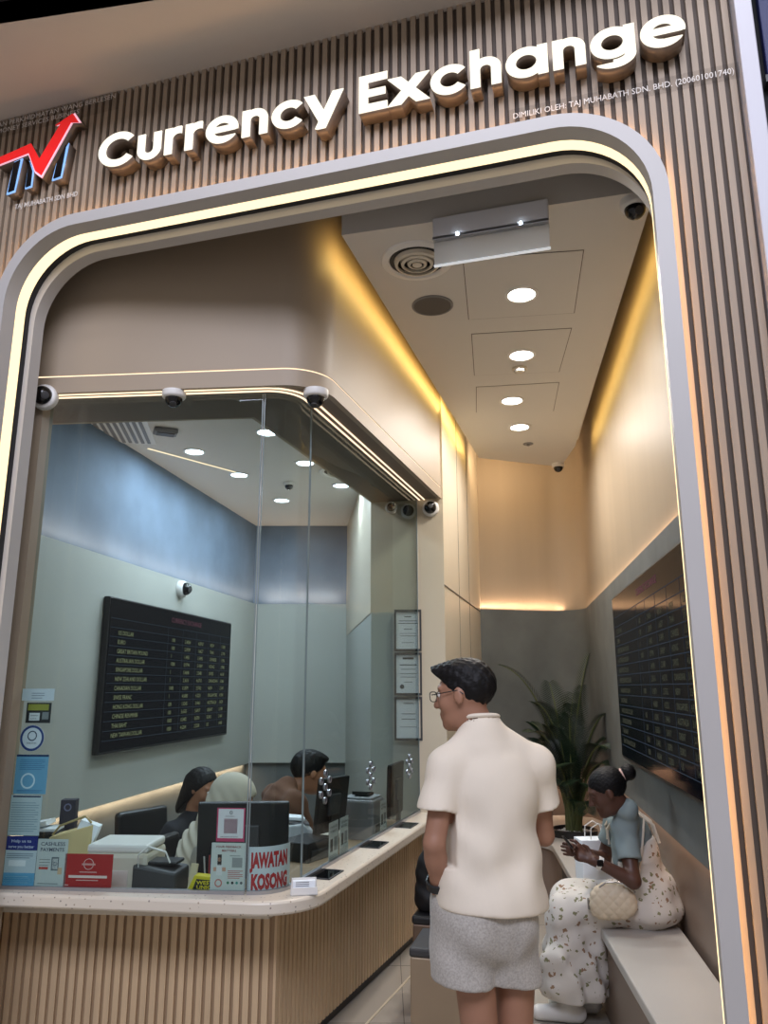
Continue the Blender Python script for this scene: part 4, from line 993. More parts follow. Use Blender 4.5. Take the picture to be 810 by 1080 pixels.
# ------------------------------------------------------------------ volumes for bodies and cloth
class Vol:
    def __init__(s, lo, hi, h):
        s.lo = np.array(lo, np.float32); s.h = h
        s.n = np.ceil((np.array(hi)-np.array(lo))/h).astype(int)+1
        s.D = np.full(s.n, .2, np.float32)
    def sub(s, lo, hi):
        a = np.clip(np.floor((np.array(lo)-s.lo)/s.h).astype(int), 0, s.n-1); b = np.clip(np.ceil((np.array(hi)-s.lo)/s.h).astype(int)+1, 1, s.n)
        sl = tuple(slice(x, y) for x, y in zip(a, b))
        ax = [s.lo[i]+s.h*np.arange(a[i], b[i], dtype=np.float32) for i in range(3)]
        return sl, np.meshgrid(*ax, indexing='ij')
    def comb(s, sl, d, k, op):
        A = s.D[sl]
        if op == 'add':
            hh = np.clip(.5+.5*(A-d)/k, 0, 1); s.D[sl] = A*(1-hh)+d*hh-k*hh*(1-hh)
        else:
            d = -d; hh = np.clip(.5-.5*(A-d)/k, 0, 1); s.D[sl] = A*(1-hh)+d*hh+k*hh*(1-hh)
    def cap(s, a, b, ra, rb=None, k=.02, op='add', flat=None):
        rb = ra if rb is None else rb; a = np.array(a, float); b = np.array(b, float); m = max(ra, rb)+k+.03
        sl, (X, Y, Z) = s.sub(np.minimum(a, b)-m, np.maximum(a, b)+m); ba = b-a
        px, py, pz = X-a[0], Y-a[1], Z-a[2]
        t = np.clip((px*ba[0]+py*ba[1]+pz*ba[2])/max(ba@ba, 1e-9), 0, 1)
        qx, qy, qz = px-t*ba[0], py-t*ba[1], pz-t*ba[2]
        if flat is not None:                     # squash along a direction
            n, f = np.array(flat[0], float), flat[1]; n = n/np.linalg.norm(n); w = qx*n[0]+qy*n[1]+qz*n[2]
            d = np.sqrt(np.maximum(qx*qx+qy*qy+qz*qz-w*w+(w/f)**2, 0))-(ra+(rb-ra)*t)
            d = d*min(1, f*1.15)
        else: d = np.sqrt(qx*qx+qy*qy+qz*qz)-(ra+(rb-ra)*t)
        s.comb(sl, d, k, op); return s
    def ell(s, c, r, R=None, k=.02, op='add'):
        c = np.array(c, float); r = np.array(r, float); m = r.max()+k+.03
        sl, (X, Y, Z) = s.sub(c-m, c+m); P = np.stack([X-c[0], Y-c[1], Z-c[2]], -1)
        if R is not None: P = P @ np.array(R, np.float32)
        k0 = np.sqrt(((P/r)**2).sum(-1)); k1 = np.sqrt(((P/(r*r))**2).sum(-1))
        s.comb(sl, k0*(k0-1)/np.maximum(k1, 1e-6), k, op); return s
    def cut(s, p, n, k=.006):
        """remove everything on the side n points to"""
        n = np.array(n, float); n /= np.linalg.norm(n); sl, (X, Y, Z) = s.sub(s.lo, s.lo+s.h*s.n)
        d = (X-p[0])*n[0]+(Y-p[1])*n[1]+(Z-p[2])*n[2]; s.comb(sl, -d, k, 'cut'); return s
    def ripple(s, f):
        sl, (X, Y, Z) = s.sub(s.lo, s.lo+s.h*s.n); s.D += f(X, Y, Z).astype(np.float32); return s
    def mesh(s, name, m, parent, smooth_it=2):
        D = s.D; S = D < 0; nx, ny, nz = D.shape
        c = sum(S[i:nx-1+i, j:ny-1+j, k:nz-1+k].astype(np.int8) for i in (0, 1) for j in (0, 1) for k in (0, 1))
        act = (c > 0) & (c < 8); idx = -np.ones(act.shape, int); I_ = np.argwhere(act); idx[act] = np.arange(len(I_))
        acc = np.zeros((len(I_), 3)); cnt = np.zeros(len(I_))
        corners = [(i, j, k) for i in (0, 1) for j in (0, 1) for k in (0, 1)]
        val = {q: D[I_[:, 0]+q[0], I_[:, 1]+q[1], I_[:, 2]+q[2]] for q in corners}
        for q in corners:
            for ax in range(3):
                if q[ax]: continue
                r = list(q); r[ax] = 1; r = tuple(r); a, b = val[q], val[r]; mk = (a < 0) != (b < 0)
                t = np.where(mk, a/np.where(np.abs(a-b) < 1e-9, 1, a-b), 0); p = np.array(q, float)[None, :]+np.zeros((len(I_), 3)); p[:, ax] += t
                acc[mk] += p[mk]; cnt[mk] += 1
        V = (I_+acc/cnt[:, None])*s.h+s.lo
        F = []
        for ax in range(3):
            sh = [slice(None)]*3; A = [slice(None)]*3; B = [slice(None)]*3; A[ax] = slice(0, -1); B[ax] = slice(1, None)
            u, w = [x for x in range(3) if x != ax]
            a, b = S[tuple(A)], S[tuple(B)]; E = np.argwhere(a != b)
            E = E[(E[:, u] > 0) & (E[:, w] > 0) & (E[:, u] < D.shape[u]-1) & (E[:, w] < D.shape[w]-1)]
            ins = a[tuple(E.T)]
            def g(du, dw): q = E.copy(); q[:, u] -= du; q[:, w] -= dw; return idx[tuple(q.T)]
            quad = np.stack([g(1, 1), g(0, 1), g(0, 0), g(1, 0)], 1)
            flip = ins if ax != 1 else ~ins
            quad[~flip] = quad[~flip][:, ::-1]; F.append(quad)
        F = np.concatenate(F); F = F[(F >= 0).all(1)]
        # light smoothing
        Ed = np.concatenate([F[:, [0, 1]], F[:, [1, 2]], F[:, [2, 3]], F[:, [3, 0]]])
        for it in range(smooth_it):
            for lam in (.5, -.45):
                sm = np.zeros_like(V); n = np.zeros(len(V)); np.add.at(sm, Ed[:, 0], V[Ed[:, 1]]); np.add.at(n, Ed[:, 0], 1); np.add.at(sm, Ed[:, 1], V[Ed[:, 0]]); np.add.at(n, Ed[:, 1], 1)
                V = V+lam*(sm/np.maximum(n, 1)[:, None]-V)
        o3 = wm(parent).inverted() if parent else Matrix.Identity(4); tr = np.array(o3)
        V = V @ tr[:3, :3].T+tr[:3, 3]
        me = bpy.data.meshes.new(name); me.from_pydata(V.tolist(), [], F.tolist()); me.materials.append(m)
        me.polygons.foreach_set('use_smooth', [True]*len(me.polygons)); me.update()
        o = bpy.data.objects.new(name, me); return link(o, parent)
def basis(f, up=(0, 0, 1)):
    f = np.array(f, float); f /= np.linalg.norm(f); l = np.cross(up, f); l /= np.linalg.norm(l); u = np.cross(f, l); return np.stack([f, l, u], 1)
def head(V, c, R, s=1.0, ears=True):
    c = np.array(c); L = lambda p: c+R @ (np.array(p)*s)
    V.ell(L((-.014, 0, .030)), np.array((.098, .076, .088))*s, R, .01)
    V.ell(L((.022, 0, -.030)), np.array((.070, .061, .084))*s, R, .03)
    V.ell(L((.030, 0, -.078)), np.array((.054, .048, .036))*s, R, .02)
    V.ell(L((.070, 0, -.096)), np.array((.018, .022, .016))*s, R, .02)
    for q in (-1, 1):
        V.ell(L((.056, .040*q, -.022)), np.array((.024, .022, .026))*s, R, .02)
        V.cap(L((.084, .012*q, .034)), L((.070, .048*q, .032)), .009*s, .008*s, .012)
        V.ell(L((.096, .031*q, .010)), np.array((.016, .017, .011))*s, R, .010, 'cut')
        if ears:
            V.ell(L((-.006, .079*q, -.004)), np.array((.017, .009, .028))*s, R, .008)
            V.ell(L((.000, .090*q, .000)), np.array((.009, .005, .015))*s, R, .006, 'cut')
    V.cap(L((.086, 0, .020)), L((.107, 0, -.024)), .008*s, .013*s, .012)
    for q in (-1, 1): V.ell(L((.096, .012*q, -.028)), np.array((.012, .009, .008))*s, R, .006)
    V.cap(L((.086, -.018, -.056)), L((.086, .018, -.056)), .007*s, .007*s, .006)
    V.cap(L((.084, -.015, -.068)), L((.084, .015, -.068)), .008*s, .008*s, .006)
def eyes(par, c, R, s=1.0, white=None):
    L = lambda p: np.array(c)+R @ (np.array(p)*s)
    for q in (-1, 1):
        e = MB().ball(L((.0765, .031*q, .010)), .0112*s, 14).build('eye', white or M['white'], par, mw=I4, smooth=True)
        MB().ball(L((.0835, .031*q, .008)), .0062*s, 10).build('iris', M['black'], e, mw=I4, smooth=True)
def hand(V, w, R, s=1.0, curl=.5, thumb=1):
    """wrist w, R columns: along fingers, towards thumb side, out of the back of the hand"""
    L = lambda p: np.array(w)+R @ (np.array(p)*s)
    V.cap(L((0, 0, 0)), L((.075, 0, 0)), .026*s, .036*s, .02, flat=(R[:, 2], .5))
    for i, (y, ln) in enumerate([(.027, .068), (.009, .078), (-.010, .072), (-.028, .056)]):
        a = L((.078, y, 0)); c1 = curl; p1 = L((.078+ln*.45*math.cos(c1), y*1.1, -ln*.45*math.sin(c1))); c2 = curl*2.1
        p2 = L((.078+ln*.45*math.cos(c1)+ln*.32*math.cos(c2), y*1.1, -ln*.45*math.sin(c1)-ln*.32*math.sin(c2))); c3 = curl*2.9
        p3 = L((.078+ln*.45*math.cos(c1)+ln*.32*math.cos(c2)+ln*.23*math.cos(c3), y*1.05, -ln*.45*math.sin(c1)-ln*.32*math.sin(c2)-ln*.23*math.sin(c3)))
        V.cap(a, p1, .0095*s, .0088*s, .004).cap(p1, p2, .0088*s, .0080*s, .003).cap(p2, p3, .0080*s, .0068*s, .003)
    a = L((.018, .028*thumb, -.004)); p1 = L((.048, .052*thumb, -.016)); p2 = L((.074, .054*thumb, -.030))
    V.cap(a, p1, .014*s, .0105*s, .010).cap(p1, p2, .0105*s, .008*s, .004)
# ------------------------------------------------------------------ standing man
mp = thing('person', 'standing person seen from behind in a cream t-shirt, grey shorts and glasses', 'person', (.37, 2.76, 0))
f = np.array([-.28, .96, 0]); l = np.array([-.96, -.28, 0])
C0 = np.array([.365, 2.755, 0])
P = lambda a, b, z: C0+l*a+f*b+np.array([0, 0, z])
hR = basis((-.90, .42, -.10)); hc = np.array([.283, 2.765, 1.592])
eL, wL = np.array([.163, 2.655, 1.125]), np.array([.182, 2.735, .965])
sL, sR = P(.162, -.01, 1.358), P(-.166, -.01, 1.358)
eR, wR = np.array([.560, 2.86, 1.115]), np.array([.43, 3.06, 1.13])
hipL, hipR = P(.088, 0, .87), P(-.074, 0, .87); kL, kR = P(.058, .0, .49), P(-.072, .03, .49); aL, aR = P(.06, -.035, .09), P(-.075, .0, .09)
V = Vol((-.0, 2.45, -.01), (.75, 3.3, 1.76), .0062)
V.ell(P(0, .01, 1.24), (.165, .105, .20), np.stack([l, f, [0, 0, 1]], 1), .03).ell(P(0, .0, .95), (.146, .105, .15), np.stack([l, f, [0, 0, 1]], 1), .05)
V.cap(sL, sR, .058, .058, .05).cap(P(0, .01, 1.42), sL, .055, .045, .03).cap(P(0, .01, 1.42), sR, .055, .045, .03).cap(P(0, 0, 1.42), hc+hR @ np.array([-.022, 0, -.055]), .055, .051, .04)
for s_, e_, w_, dn in ((sL, eL, wL, 1), (sR, eR, wR, -1)):
    V.cap(s_, e_, .046, .035, .03).cap(e_, w_, .035, .026, .012); fd = (w_-e_)/np.linalg.norm(w_-e_)
    V.ell(e_*.7+w_*.3, (.05, .034, .034), basis(fd, (1, 0, 0)), .02)
HL = basis((.26, .32, -.9), (1, 0, 0)); hand(V, wL, np.stack([HL[:, 0], f*.9, -l], 1), .95, .5)
HRf = np.array([-.85, .45, .0]); hand(V, wR, np.stack([HRf/np.linalg.norm(HRf), np.array([.3, .1, .95]), f], 1), .95, .6)
for h_, k_, a_ in ((hipL, kL, aL), (hipR, kR, aR)):
    V.cap(h_, k_, .074, .055, .02).cap(k_, a_, .052, .036, .02)
    V.ell(k_*.68+a_*.32-f*.018, (.052, .056, .12), np.stack([l, f, [0, 0, 1]], 1), .03)
    V.cap(a_-f*.03+[0, 0, -.035], a_+f*.15+[0, 0, -.055], .034, .030, .03)
head(V, hc, hR)
body = V.mesh('body', M['skin'], mp)
eyes(mp, hc, hR)
# hair: longer tousled top, short back and sides
H = lambda p: hc+hR @ np.array(p)
V = Vol(hc-.17, hc+.17, .0045)
V.ell(H((-.020, 0, .036)), (.101, .080, .088), hR, .01)
V.ell(H((.010, 0, .078)), (.100, .074, .050), hR, .02)
for k_ in range(26):
    a = rng.uniform(-1, 1, 2); V.ell(H((.02+.085*a[0], .058*a[1], .105-.02*a[0]**2-.018*a[1]**2)), (.026, .016, .016), hR @ np.array(Matrix.Rotation(rng.uniform(-1, 1), 3, 'Z')), .012)
V.ell(H((.088, .0, .082)), (.032, .060, .028), hR, .02)
V.ripple(lambda X, Y, Z: .0022*np.sin(X*190+Z*60)*np.sin(Y*170+Z*90))
V.cut(H((.052, 0, .048)), hR @ np.array((.72, 0, -.70)))
V.cut(H((0, 0, -.012)), hR @ np.array((.55, 0, -.84)))
V.cut(H((-.03, 0, -.052)), hR @ np.array((0, 0, -1)))
for q in (-1, 1): V.ell(H((-.004, .088*q, -.006)), (.024, .022, .036), hR, .006, 'cut')
hair = V.mesh('hair', M['hair'], mp)
gm = MB()
for q in (-1, 1):
    ring_ = [H((.104+.003*math.cos(t), .033*q+.026*np.sign(math.cos(t))*abs(math.cos(t))**.6, .006+.017*np.sign(math.sin(t))*abs(math.sin(t))**.6)) for t in np.linspace(0, 2*PI, 20, endpoint=False)]
    gm.tube(ring_, .0016, 6, closed=True); gm.tube([H((.100, .058*q, .012)), H((.06, .074*q, .014)), H((-.006, .083*q, .018)), H((-.026, .082*q, .004))], .0018, 6)
gm.tube([H((.106, -.010, .012)), H((.109, 0, .015)), H((.106, .010, .012))], .0016, 6)
gm.build('glasses', M['black'], mp, mw=I4, smooth=True)
# t-shirt
RB = np.stack([l, f, [0, 0, 1]], 1)
V = Vol((-.0, 2.42, .82), (.75, 3.12, 1.58), .0062)
V.ell(P(.005, .005, 1.20), (.166, .128, .27), RB, .03).ell(P(.012, .005, 1.02), (.172, .138, .26), RB, .05).ell(P(.008, .0, .92), (.192, .160, .16), RB, .05)
V.cap(sL+[0, 0, -.005], sR+[0, 0, -.005], .058, .058, .03).ell(P(0, -.035, 1.28), (.14, .09, .13), RB, .05)
for s_ in (sL, sR): V.cap(P(.025, .0, 1.472), s_+[0, 0, .0], .058, .058, .03)
V.cap(P(.028, .0, 1.42), P(.03, .01, 1.50), .082, .064, .03)
for s_, e_ in ((sL, eL), (sR, eR)):
    d_ = (e_-s_)/np.linalg.norm(e_-s_); o_ = l*(.012 if s_ is sL else -.006)
    V.cap(s_, s_+d_*.24+o_, .060, .074, .03)
    V.cut(s_+d_*.185+o_, d_+l*(.10 if s_ is sL else -.1)) if False else None
def fold(X, Y, Z):
    u = (X-C0[0])*l[0]+(Y-C0[1])*l[1]
    return .008*np.sin(u*24+Z*13+2*np.sin(Z*6))*np.clip((1.36-Z)*3, 0, 1)*np.clip((Z-.90)*6, .25, 1)+.009*np.sin((Z-u*1.1)*30)*np.clip(.5-np.abs(Z-1.14)*3, 0, 1)*2*np.clip(np.abs(u)*6, 0, 1)+.005*np.sin(u*52+Z*20+3*np.sin(Z*9))*np.clip((1.22-Z)*4, 0, 1)*np.clip((Z-.90)*6, .25, 1)
V.ripple(fold)
hem_n = np.array([-.05, -.02, -1.0]); V.cut(P(0, 0, .915), hem_n)
V.cut(P(.03, .0, 1.522), (.02, .16, 1)); V.cap(P(.03, .008, 1.50), P(.05, .02, 1.60), .060, .066, .004, 'cut')
for s_, e_, w_, g_ in ((sL, eL, wL, 1), (sR, eR, wR, -1)):   # sleeve ends
    d_ = (e_-s_)/np.linalg.norm(e_-s_); c_ = s_+d_*.142; q_ = c_+d_*.10
    V.cap(c_+d_*.105, q_+d_*.12, .105, .105, .004, 'cut') if False else None
    sl, (X, Y, Z) = V.sub(c_-.16, c_+d_*.16+.16); X_, Y_, Z_ = X-c_[0], Y-c_[1], Z-c_[2]
    along = X_*d_[0]+Y_*d_[1]+Z_*d_[2]; rad = np.sqrt(np.maximum(X_**2+Y_**2+Z_**2-along**2, 0)); lat = (X_*l[0]+Y_*l[1])*g_
    V.comb(sl, np.maximum(np.maximum(-along, rad-.115), -lat-.040), .004, 'cut')
    V.cap(c_-d_*.03, c_+d_*.1, .052, .056, .004, 'cut')
V.mesh('t_shirt', M['tee'], mp)
tq = np.linspace(0, 2*PI, 32, endpoint=False)
MB().tube([P(.03+.064*math.cos(t), .008+.062*math.sin(t), 1.518-.16*.062*math.sin(t)) for t in tq], .0075, 8, closed=True).build('collar', M['tee'], mp, mw=I4, smooth=True)
V_ = None
# shorts
V = Vol((.02, 2.45, .58), (.72, 3.08, 1.12), .0062)
V.ell(P(.034, 0, .90), (.162, .130, .16), RB, .03).ell((.196, 2.76, .86), (.045, .075, .16), None, .04)
for h_, k_, g_ in ((hipL, kL, 1), (hipR, kR, -1)):
    V.ell(h_-f*.045+l*(.0 if g_ > 0 else .040), (.085, .09, .11), RB, .04)
    V.cap(h_+l*(.018 if g_ > 0 else .024), h_*.42+k_*.58+l*(.052 if g_ > 0 else .022), .096, .106, .022)
V.ripple(lambda X, Y, Z: .003*np.sin(((X-C0[0])*l[0]+(Y-C0[1])*l[1])*30+Z*22)*np.clip((.95-Z)*5, 0, 1)+.0025*np.sin(Z*40+X*30))
V.cap(P(-.012, -.160, .87), P(-.012, -.105, .64), .020, .040, .016, 'cut'); V.cap(P(-.012, -.150, .83), P(-.012, -.085, .64), .012, .030, .005, 'cut'); V.cap(P(-.012, .150, .80), P(-.012, .085, .64), .012, .030, .005, 'cut'); V.cut(P(0, 0, .692), (-.10, .0, -1)); V.cut(P(0, 0, 1.02), (0, 0, 1))
for h_, k_ in ((hipL, kL), (hipR, kR)): V.cap(h_*.45+k_*.55+l*.02, k_+l*.02, .074, .09, .004, 'cut')
V.mesh('shorts', M['shorts'], mp)
fd = (wL-eL)/np.linalg.norm(wL-eL); wc = eL*.18+wL*.82
RW = np.array(Vector(fd).to_track_quat('Z', 'Y').to_matrix())
MB().lathe([(.034, -.014), (.040, -.012), (.040, .012), (.034, .014)], 24, c=wc, R=Matrix(RW.tolist())).build('wristband', M['black'], mp, mw=I4, smooth=True)
M['shoe'] = mat('shoe_white', (220, 218, 214), .6)
for a_ in (aL, aR):
    V = Vol(np.array(a_)-[.2, .2, .1], np.array(a_)+[.2, .25, .08], .006)
    V.cap(a_-f*.05+[0, 0, -.045], a_+f*.16+[0, 0, -.055], .047, .042, .03).cap(a_-f*.02+[0, 0, -.03], a_+[0, 0, 0], .046, .046, .03); V.cut((0, 0, .0), (0, 0, -1))
    V.mesh('shoe', M['shoe'], mp)

# ------------------------------------------------------------------ seated woman
wp = thing('person', 'seated person with dark bun in a flowered cream dress looking down at a phone', 'person', (1.3, 4.25, 0))
f = np.array([-.975, .22, 0]); f /= np.linalg.norm(f); l = np.array([-f[1], f[0], 0]); RB = np.stack([l, f, [0, 0, 1]], 1)
C0 = np.array([1.355, 4.26, 0]); P = lambda a, b, z: C0+l*a+f*b+np.array([0, 0, z])
hR = basis((-.93, .12, -.42)); hc = np.array([1.138, 4.12, 1.098])
pel = P(0, .0, .55); chest = P(0, .085, .845)
sL, sR = P(.150, .105, .925), P(-.150, .12, .935)
eL, wL = np.array([1.215, 4.03, .70]), np.array([1.035, 4.05, .790]); eR, wR = P(-.22, .20, .70), np.array([1.015, 4.19, .80])
hL, hR_ = P(.085, .03, .545), P(-.085, .03, .545); kL, kR = P(.10, .42, .50), P(-.08, .40, .52); aL, aR = P(.10, .42, .09), P(-.04, .34, .09)
M['skin_d'] = M['skin_dark']
V = Vol((.72, 3.85, -.01), (1.66, 4.75, 1.25), .0058)
V.ell(P(0, .06, .78), (.130, .095, .19), RB, .03).ell(pel, (.15, .12, .12), RB, .04).cap(sL, sR, .050, .050, .04)
V.cap(chest+[0, 0, .09], hc+hR @ np.array([-.03, 0, -.06]), .048, .046, .03)
for s_, e_, w_ in ((sL, eL, wL), (sR, eR, wR)): V.cap(s_, e_, .044, .036, .03).cap(e_, w_, .036, .023, .015)
fh = np.array([-.82, .25, .25]); fh /= np.linalg.norm(fh)
hand(V, wL, np.stack([fh, np.array([.3, .4, .85]), np.cross(fh, [.3, .4, .85])], 1), .85, .55)
fh2 = np.array([-.75, -.35, .2]); fh2 /= np.linalg.norm(fh2)
hand(V, wR, np.stack([fh2, np.array([.2, .2, .95]), np.cross(fh2, [.2, .2, .95])*-1], 1), .85, .55)
for h_, k_, a_ in ((hL, kL, aL), (hR_, kR, aR)): V.cap(h_, k_, .075, .055, .03).cap(k_, a_, .05, .034, .03).cap(a_+[0, 0, -.04], a_+f*.14+[0, 0, -.06], .03, .026, .02)
head(V, hc, hR, .94)
V.mesh('body', M['skin_dark'], wp); eyes(wp, hc, hR, .94, M['skin_dark'])
H = lambda p: hc+hR @ np.array(p)
V = Vol(hc-.2, hc+.2, .0048)
V.ell(H((-.020, 0, .034)), (.098, .078, .088), hR, .01); V.ell(H((-.142, .0, .045)), (.040, .044, .042), hR, .012); V.cap(H((-.09, 0, .04)), H((-.13, 0, .045)), .026, .024, .01)
V.cut(H((.052, 0, .030)), hR @ np.array((.80, 0, -.60))); V.cut(H((-.0, 0, -.025)), hR @ np.array((.45, 0, -.9)))
for q in (-1, 1): V.ell(H((.002, .082*q, -.008)), (.022, .020, .032), hR, .006, 'cut')
V.ripple(lambda X, Y, Z: .0016*np.sin(X*260)*np.sin(Y*230+Z*260))
V.mesh('hair', M['hair'], wp)
MB().lathe([(.026, -.010), (.036, -.006), (.036, .006), (.026, .010)], 20, c=H((-.107, 0, .042)), R=Matrix(np.array(Vector(hR @ np.array((1, 0, .05))).to_track_quat('Z', 'Y').to_matrix()).tolist())).build('hair_tie', mat('hair_tie', (206, 170, 160), .7), wp, mw=I4, smooth=True)
# grey-blue t-shirt
M['teal_tee'] = mat('teal_tee', (134, 148, 150), .9, bump=(80, .06)); 
V = Vol((.95, 3.9, .6), (1.66, 4.7, 1.1), .0056)
V.ell(P(0, .06, .80), (.142, .108, .20), RB, .03).cap(sL, sR, .060, .060, .05).cap(chest+[0, 0, .07], H((-.05, 0, -.115)), .068, .058, .03)
for s_, e_ in ((sL, eL), (sR, eR)): V.cap(s_, s_*.42+e_*.58, .058, .060, .03)
V.cap(chest+[0, 0, .12], H((.0, 0, -.03)), .050, .052, .008, 'cut')
for s_, e_ in ((sL, eL), (sR, eR)):
    d_ = (e_-s_)/np.linalg.norm(e_-s_); c_ = s_+d_*.155; sl, (X, Y, Z) = V.sub(c_-.12, c_+.12); X_, Y_, Z_ = X-c_[0], Y-c_[1], Z-c_[2]
    al = X_*d_[0]+Y_*d_[1]+Z_*d_[2]; rad = np.sqrt(np.maximum(X_**2+Y_**2+Z_**2-al**2, 0)); V.comb(sl, np.maximum(-al, rad-.075), .004, 'cut'); V.cap(c_-d_*.02, c_+d_*.08, .043, .046, .004, 'cut')
V.ripple(lambda X, Y, Z: .0018*np.sin(Z*70+X*40))
V.mesh('t_shirt', M['teal_tee'], wp)
# dress
M['dress'] = speckle(mat('flower_dress', (212, 206, 198), .9, noise=(7, .04, 3), bump=(60, .08)), 26, .27, (150, 120, 94), (132, 130, 96), warp=.05)
M['dress_plain'] = mat('dress_strap', (222, 210, 192), .9)
V = Vol((.68, 3.85, .03), (1.66, 4.75, 1.0), .0066)
V.ell(P(0, .045, .76), (.150, .120, .17), RB, .03).ell(P(0, -.01, .60), (.165, .135, .14), RB, .04).ell(P(0, -.02, .53), (.19, .15, .085), RB, .04)
for h_, k_, a_, g_ in ((hL, kL, aL, 1), (hR_, kR, aR, -1)):
    V.cap(h_, k_+[0, 0, .01], .098, .082, .05); V.cap(k_, a_+f*.02+[0, 0, .10]+l*g_*.03, .084, .115, .05)
V.cap(P(0, .36, .48), P(.02, .40, .20), .11, .14, .06).cap(P(.06, .30, .40), P(.08, .34, .16), .07, .12, .06)
def wf(X, Y, Z):
    u = (X-C0[0])*l[0]+(Y-C0[1])*l[1]; b = (X-C0[0])*f[0]+(Y-C0[1])*f[1]
    low = np.clip((.52-Z)*5, 0, 1)*np.clip(b*5, 0, 1)
    return .013*np.sin(u*46+b*30+1.8*np.sin(Z*11))*low+.005*np.sin(Z*46+b*26+u*14)*np.clip(b*4, 0, 1)+.003*np.sin(u*60+Z*24)*(Z < .75)
V.ripple(wf); V.cut(P(0, 0, .86), (-.25, .05, 1)); V.cut((0, 0, .12), (0, 0, -1))
V.cap(P(.0, .38, .02), P(.0, .38, .25), .10, .08, .004, 'cut')
V.mesh('dress', M['dress'], wp)
for g_ in (.055, -.055):
    MB().tube([P(g_*1.2, -.068, .845), P(g_*1.25, -.045, .93), P(g_*1.35, .04, .992), P(g_*1.4, .13, .985), P(g_*1.3, .185, .90), P(g_*1.2, .178, .83)], .008, 8).build('strap', M['dress_plain'], wp, mw=I4, smooth=True)
fd = (wL-eL)/np.linalg.norm(wL-eL); wc = eL*.14+wL*.86
wa = MB().lathe([(.026, -.012), (.031, -.010), (.031, .010), (.026, .012)], 22, c=wc, R=Matrix(np.array(Vector(fd).to_track_quat('Z', 'Y').to_matrix()).tolist())).build('watch_strap', M['white'], wp, mw=I4, smooth=True)
MB().box(wc+np.array([-.004, -.030, .006]), (.03, .010, .03)).build('watch_face', M['black_gloss'], wa, mw=I4, bevel=.003)
for a_ in (aL, aR):
    V = Vol(np.array(a_)-[.26, .2, .1], np.array(a_)+[.2, .25, .08], .006)
    V.cap(a_-f*.04+[0, 0, -.045], a_+f*.15+[0, 0, -.055], .042, .036, .03).cap(a_+[0, 0, -.03], a_+[0, 0, .01], .042, .042, .03); V.cut((0, 0, .0), (0, 0, -1)); V.mesh('shoe', M['shoe'], wp)
ph = thing('phone', 'dark phone held in both hands by the seated person', 'phone', tuple(np.array([.945, 4.11, .835])))
R = Matrix(basis((-.6, .15, .75), (.9, 0, .6)).tolist())
MB().box((0, 0, 0), (.14, .07, .008), R).build('body', M['black'], ph, bevel=.003)
MB().box(R @ Vector((0, 0, .0045)), (.13, .062, .001), R).build('display', M['black_gloss'], ph)
# quilted shoulder bag at her side
bo = -.015
hb = thing('shoulder_bag', 'cream quilted shoulder bag resting on the flowered dress', 'bag', tuple(P(.20, .11, .60)))
bR = np.stack([f*.98+np.array([0, 0, -.12]), [0, 0, 1], l], 1); bc = P(.215, .185, .60)
M['quilt'] = mat('quilted_cream', (214, 198, 172), .5)
V = Vol(bc-.2, bc+.2, .0045); V.ell(bc, (.100, .080, .040), bR, .01); V.cap(bc+bR @ np.array([-.045, -.02, 0]), bc+bR @ np.array([.05, -.02, 0]), .070, .068, .02, flat=(l, .5))
def qf(X, Y, Z):
    a = (X-bc[0])*f[0]+(Y-bc[1])*f[1]; b = Z-bc[2]; p_ = np.abs(np.sin((a+b)*62)); q_ = np.abs(np.sin((a-b)*62))
    return -.005*np.minimum(np.sqrt(p_), np.sqrt(q_))+.003
V.ripple(qf); V.mesh('bag_body', M['quilt'], hb, 1)
MB().tube([bc+bR @ np.array(p) for p in [(-.11, .03, .01), (-.05, .082, .02), (.03, .086, .02), (.10, .04, .01)]], .004, 8).build('zip', M['steel'], hb, mw=I4, smooth=True)
MB().tube([bc+bR @ np.array([-.10, .03, 0]), P(.17, .05, .72), P(.15, .02, .86), P(.10, .0, .97)], .006, 8).build('shoulder_strap', M['dress_plain'], hb, mw=I4, smooth=True)
MB().box(bc+bR @ np.array([.118, -.01, .0]), (.012, .02, .05)).build('tab', M['steel'], hb, mw=I4, bevel=.003)
# paper shopping bag beside her
sb = thing('shopping_bag', 'white paper shopping bag standing on the bench beside the seated person', 'bag', (1.20, 4.62, .45), .12)
MB().prism([(-.11, -.06), (.11, -.06), (.11, .06), (-.11, .06)], 0, .34).build('paper_body', M['paper'], sb, bevel=.003)
for y in (-.045, .045): MB().tube([(-.05, y, .33), (-.045, y, .40), (0, y, .425), (.045, y, .40), (.05, y, .33)], .003, 6).build('handle', M['white'], sb, smooth=True)
MB().bx(.03, .05, -.062, -.060, .02, .07).build('print_mark', M['ink'], sb)
# ------------------------------------------------------------------ black bag on the stool
V = Vol((.12, 4.26, .46), (.50, 4.60, .84), .006)
V.ell((.30, 4.42, .64), (.13, .085, .17), None, .01).cap((.24, 4.42, .53), (.36, 4.42, .53), .08, .08, .04); V.cut((0, 0, .472), (0, 0, -1)); V.ripple(lambda X, Y, Z: .003*np.sin(X*60+Z*30)*np.sin(Z*50))
V.mesh('bag_body', mat('black_nylon', (16, 16, 18), .6), t if t.name.startswith('black_bag') else bpy.data.objects['black_bag'])
MB().tube([(-.06, 0, .32), (-.04, 0, .37), (.04, 0, .37), (.06, 0, .32)], .008).build('handle', M['black'], bpy.data.objects['black_bag'], smooth=True)

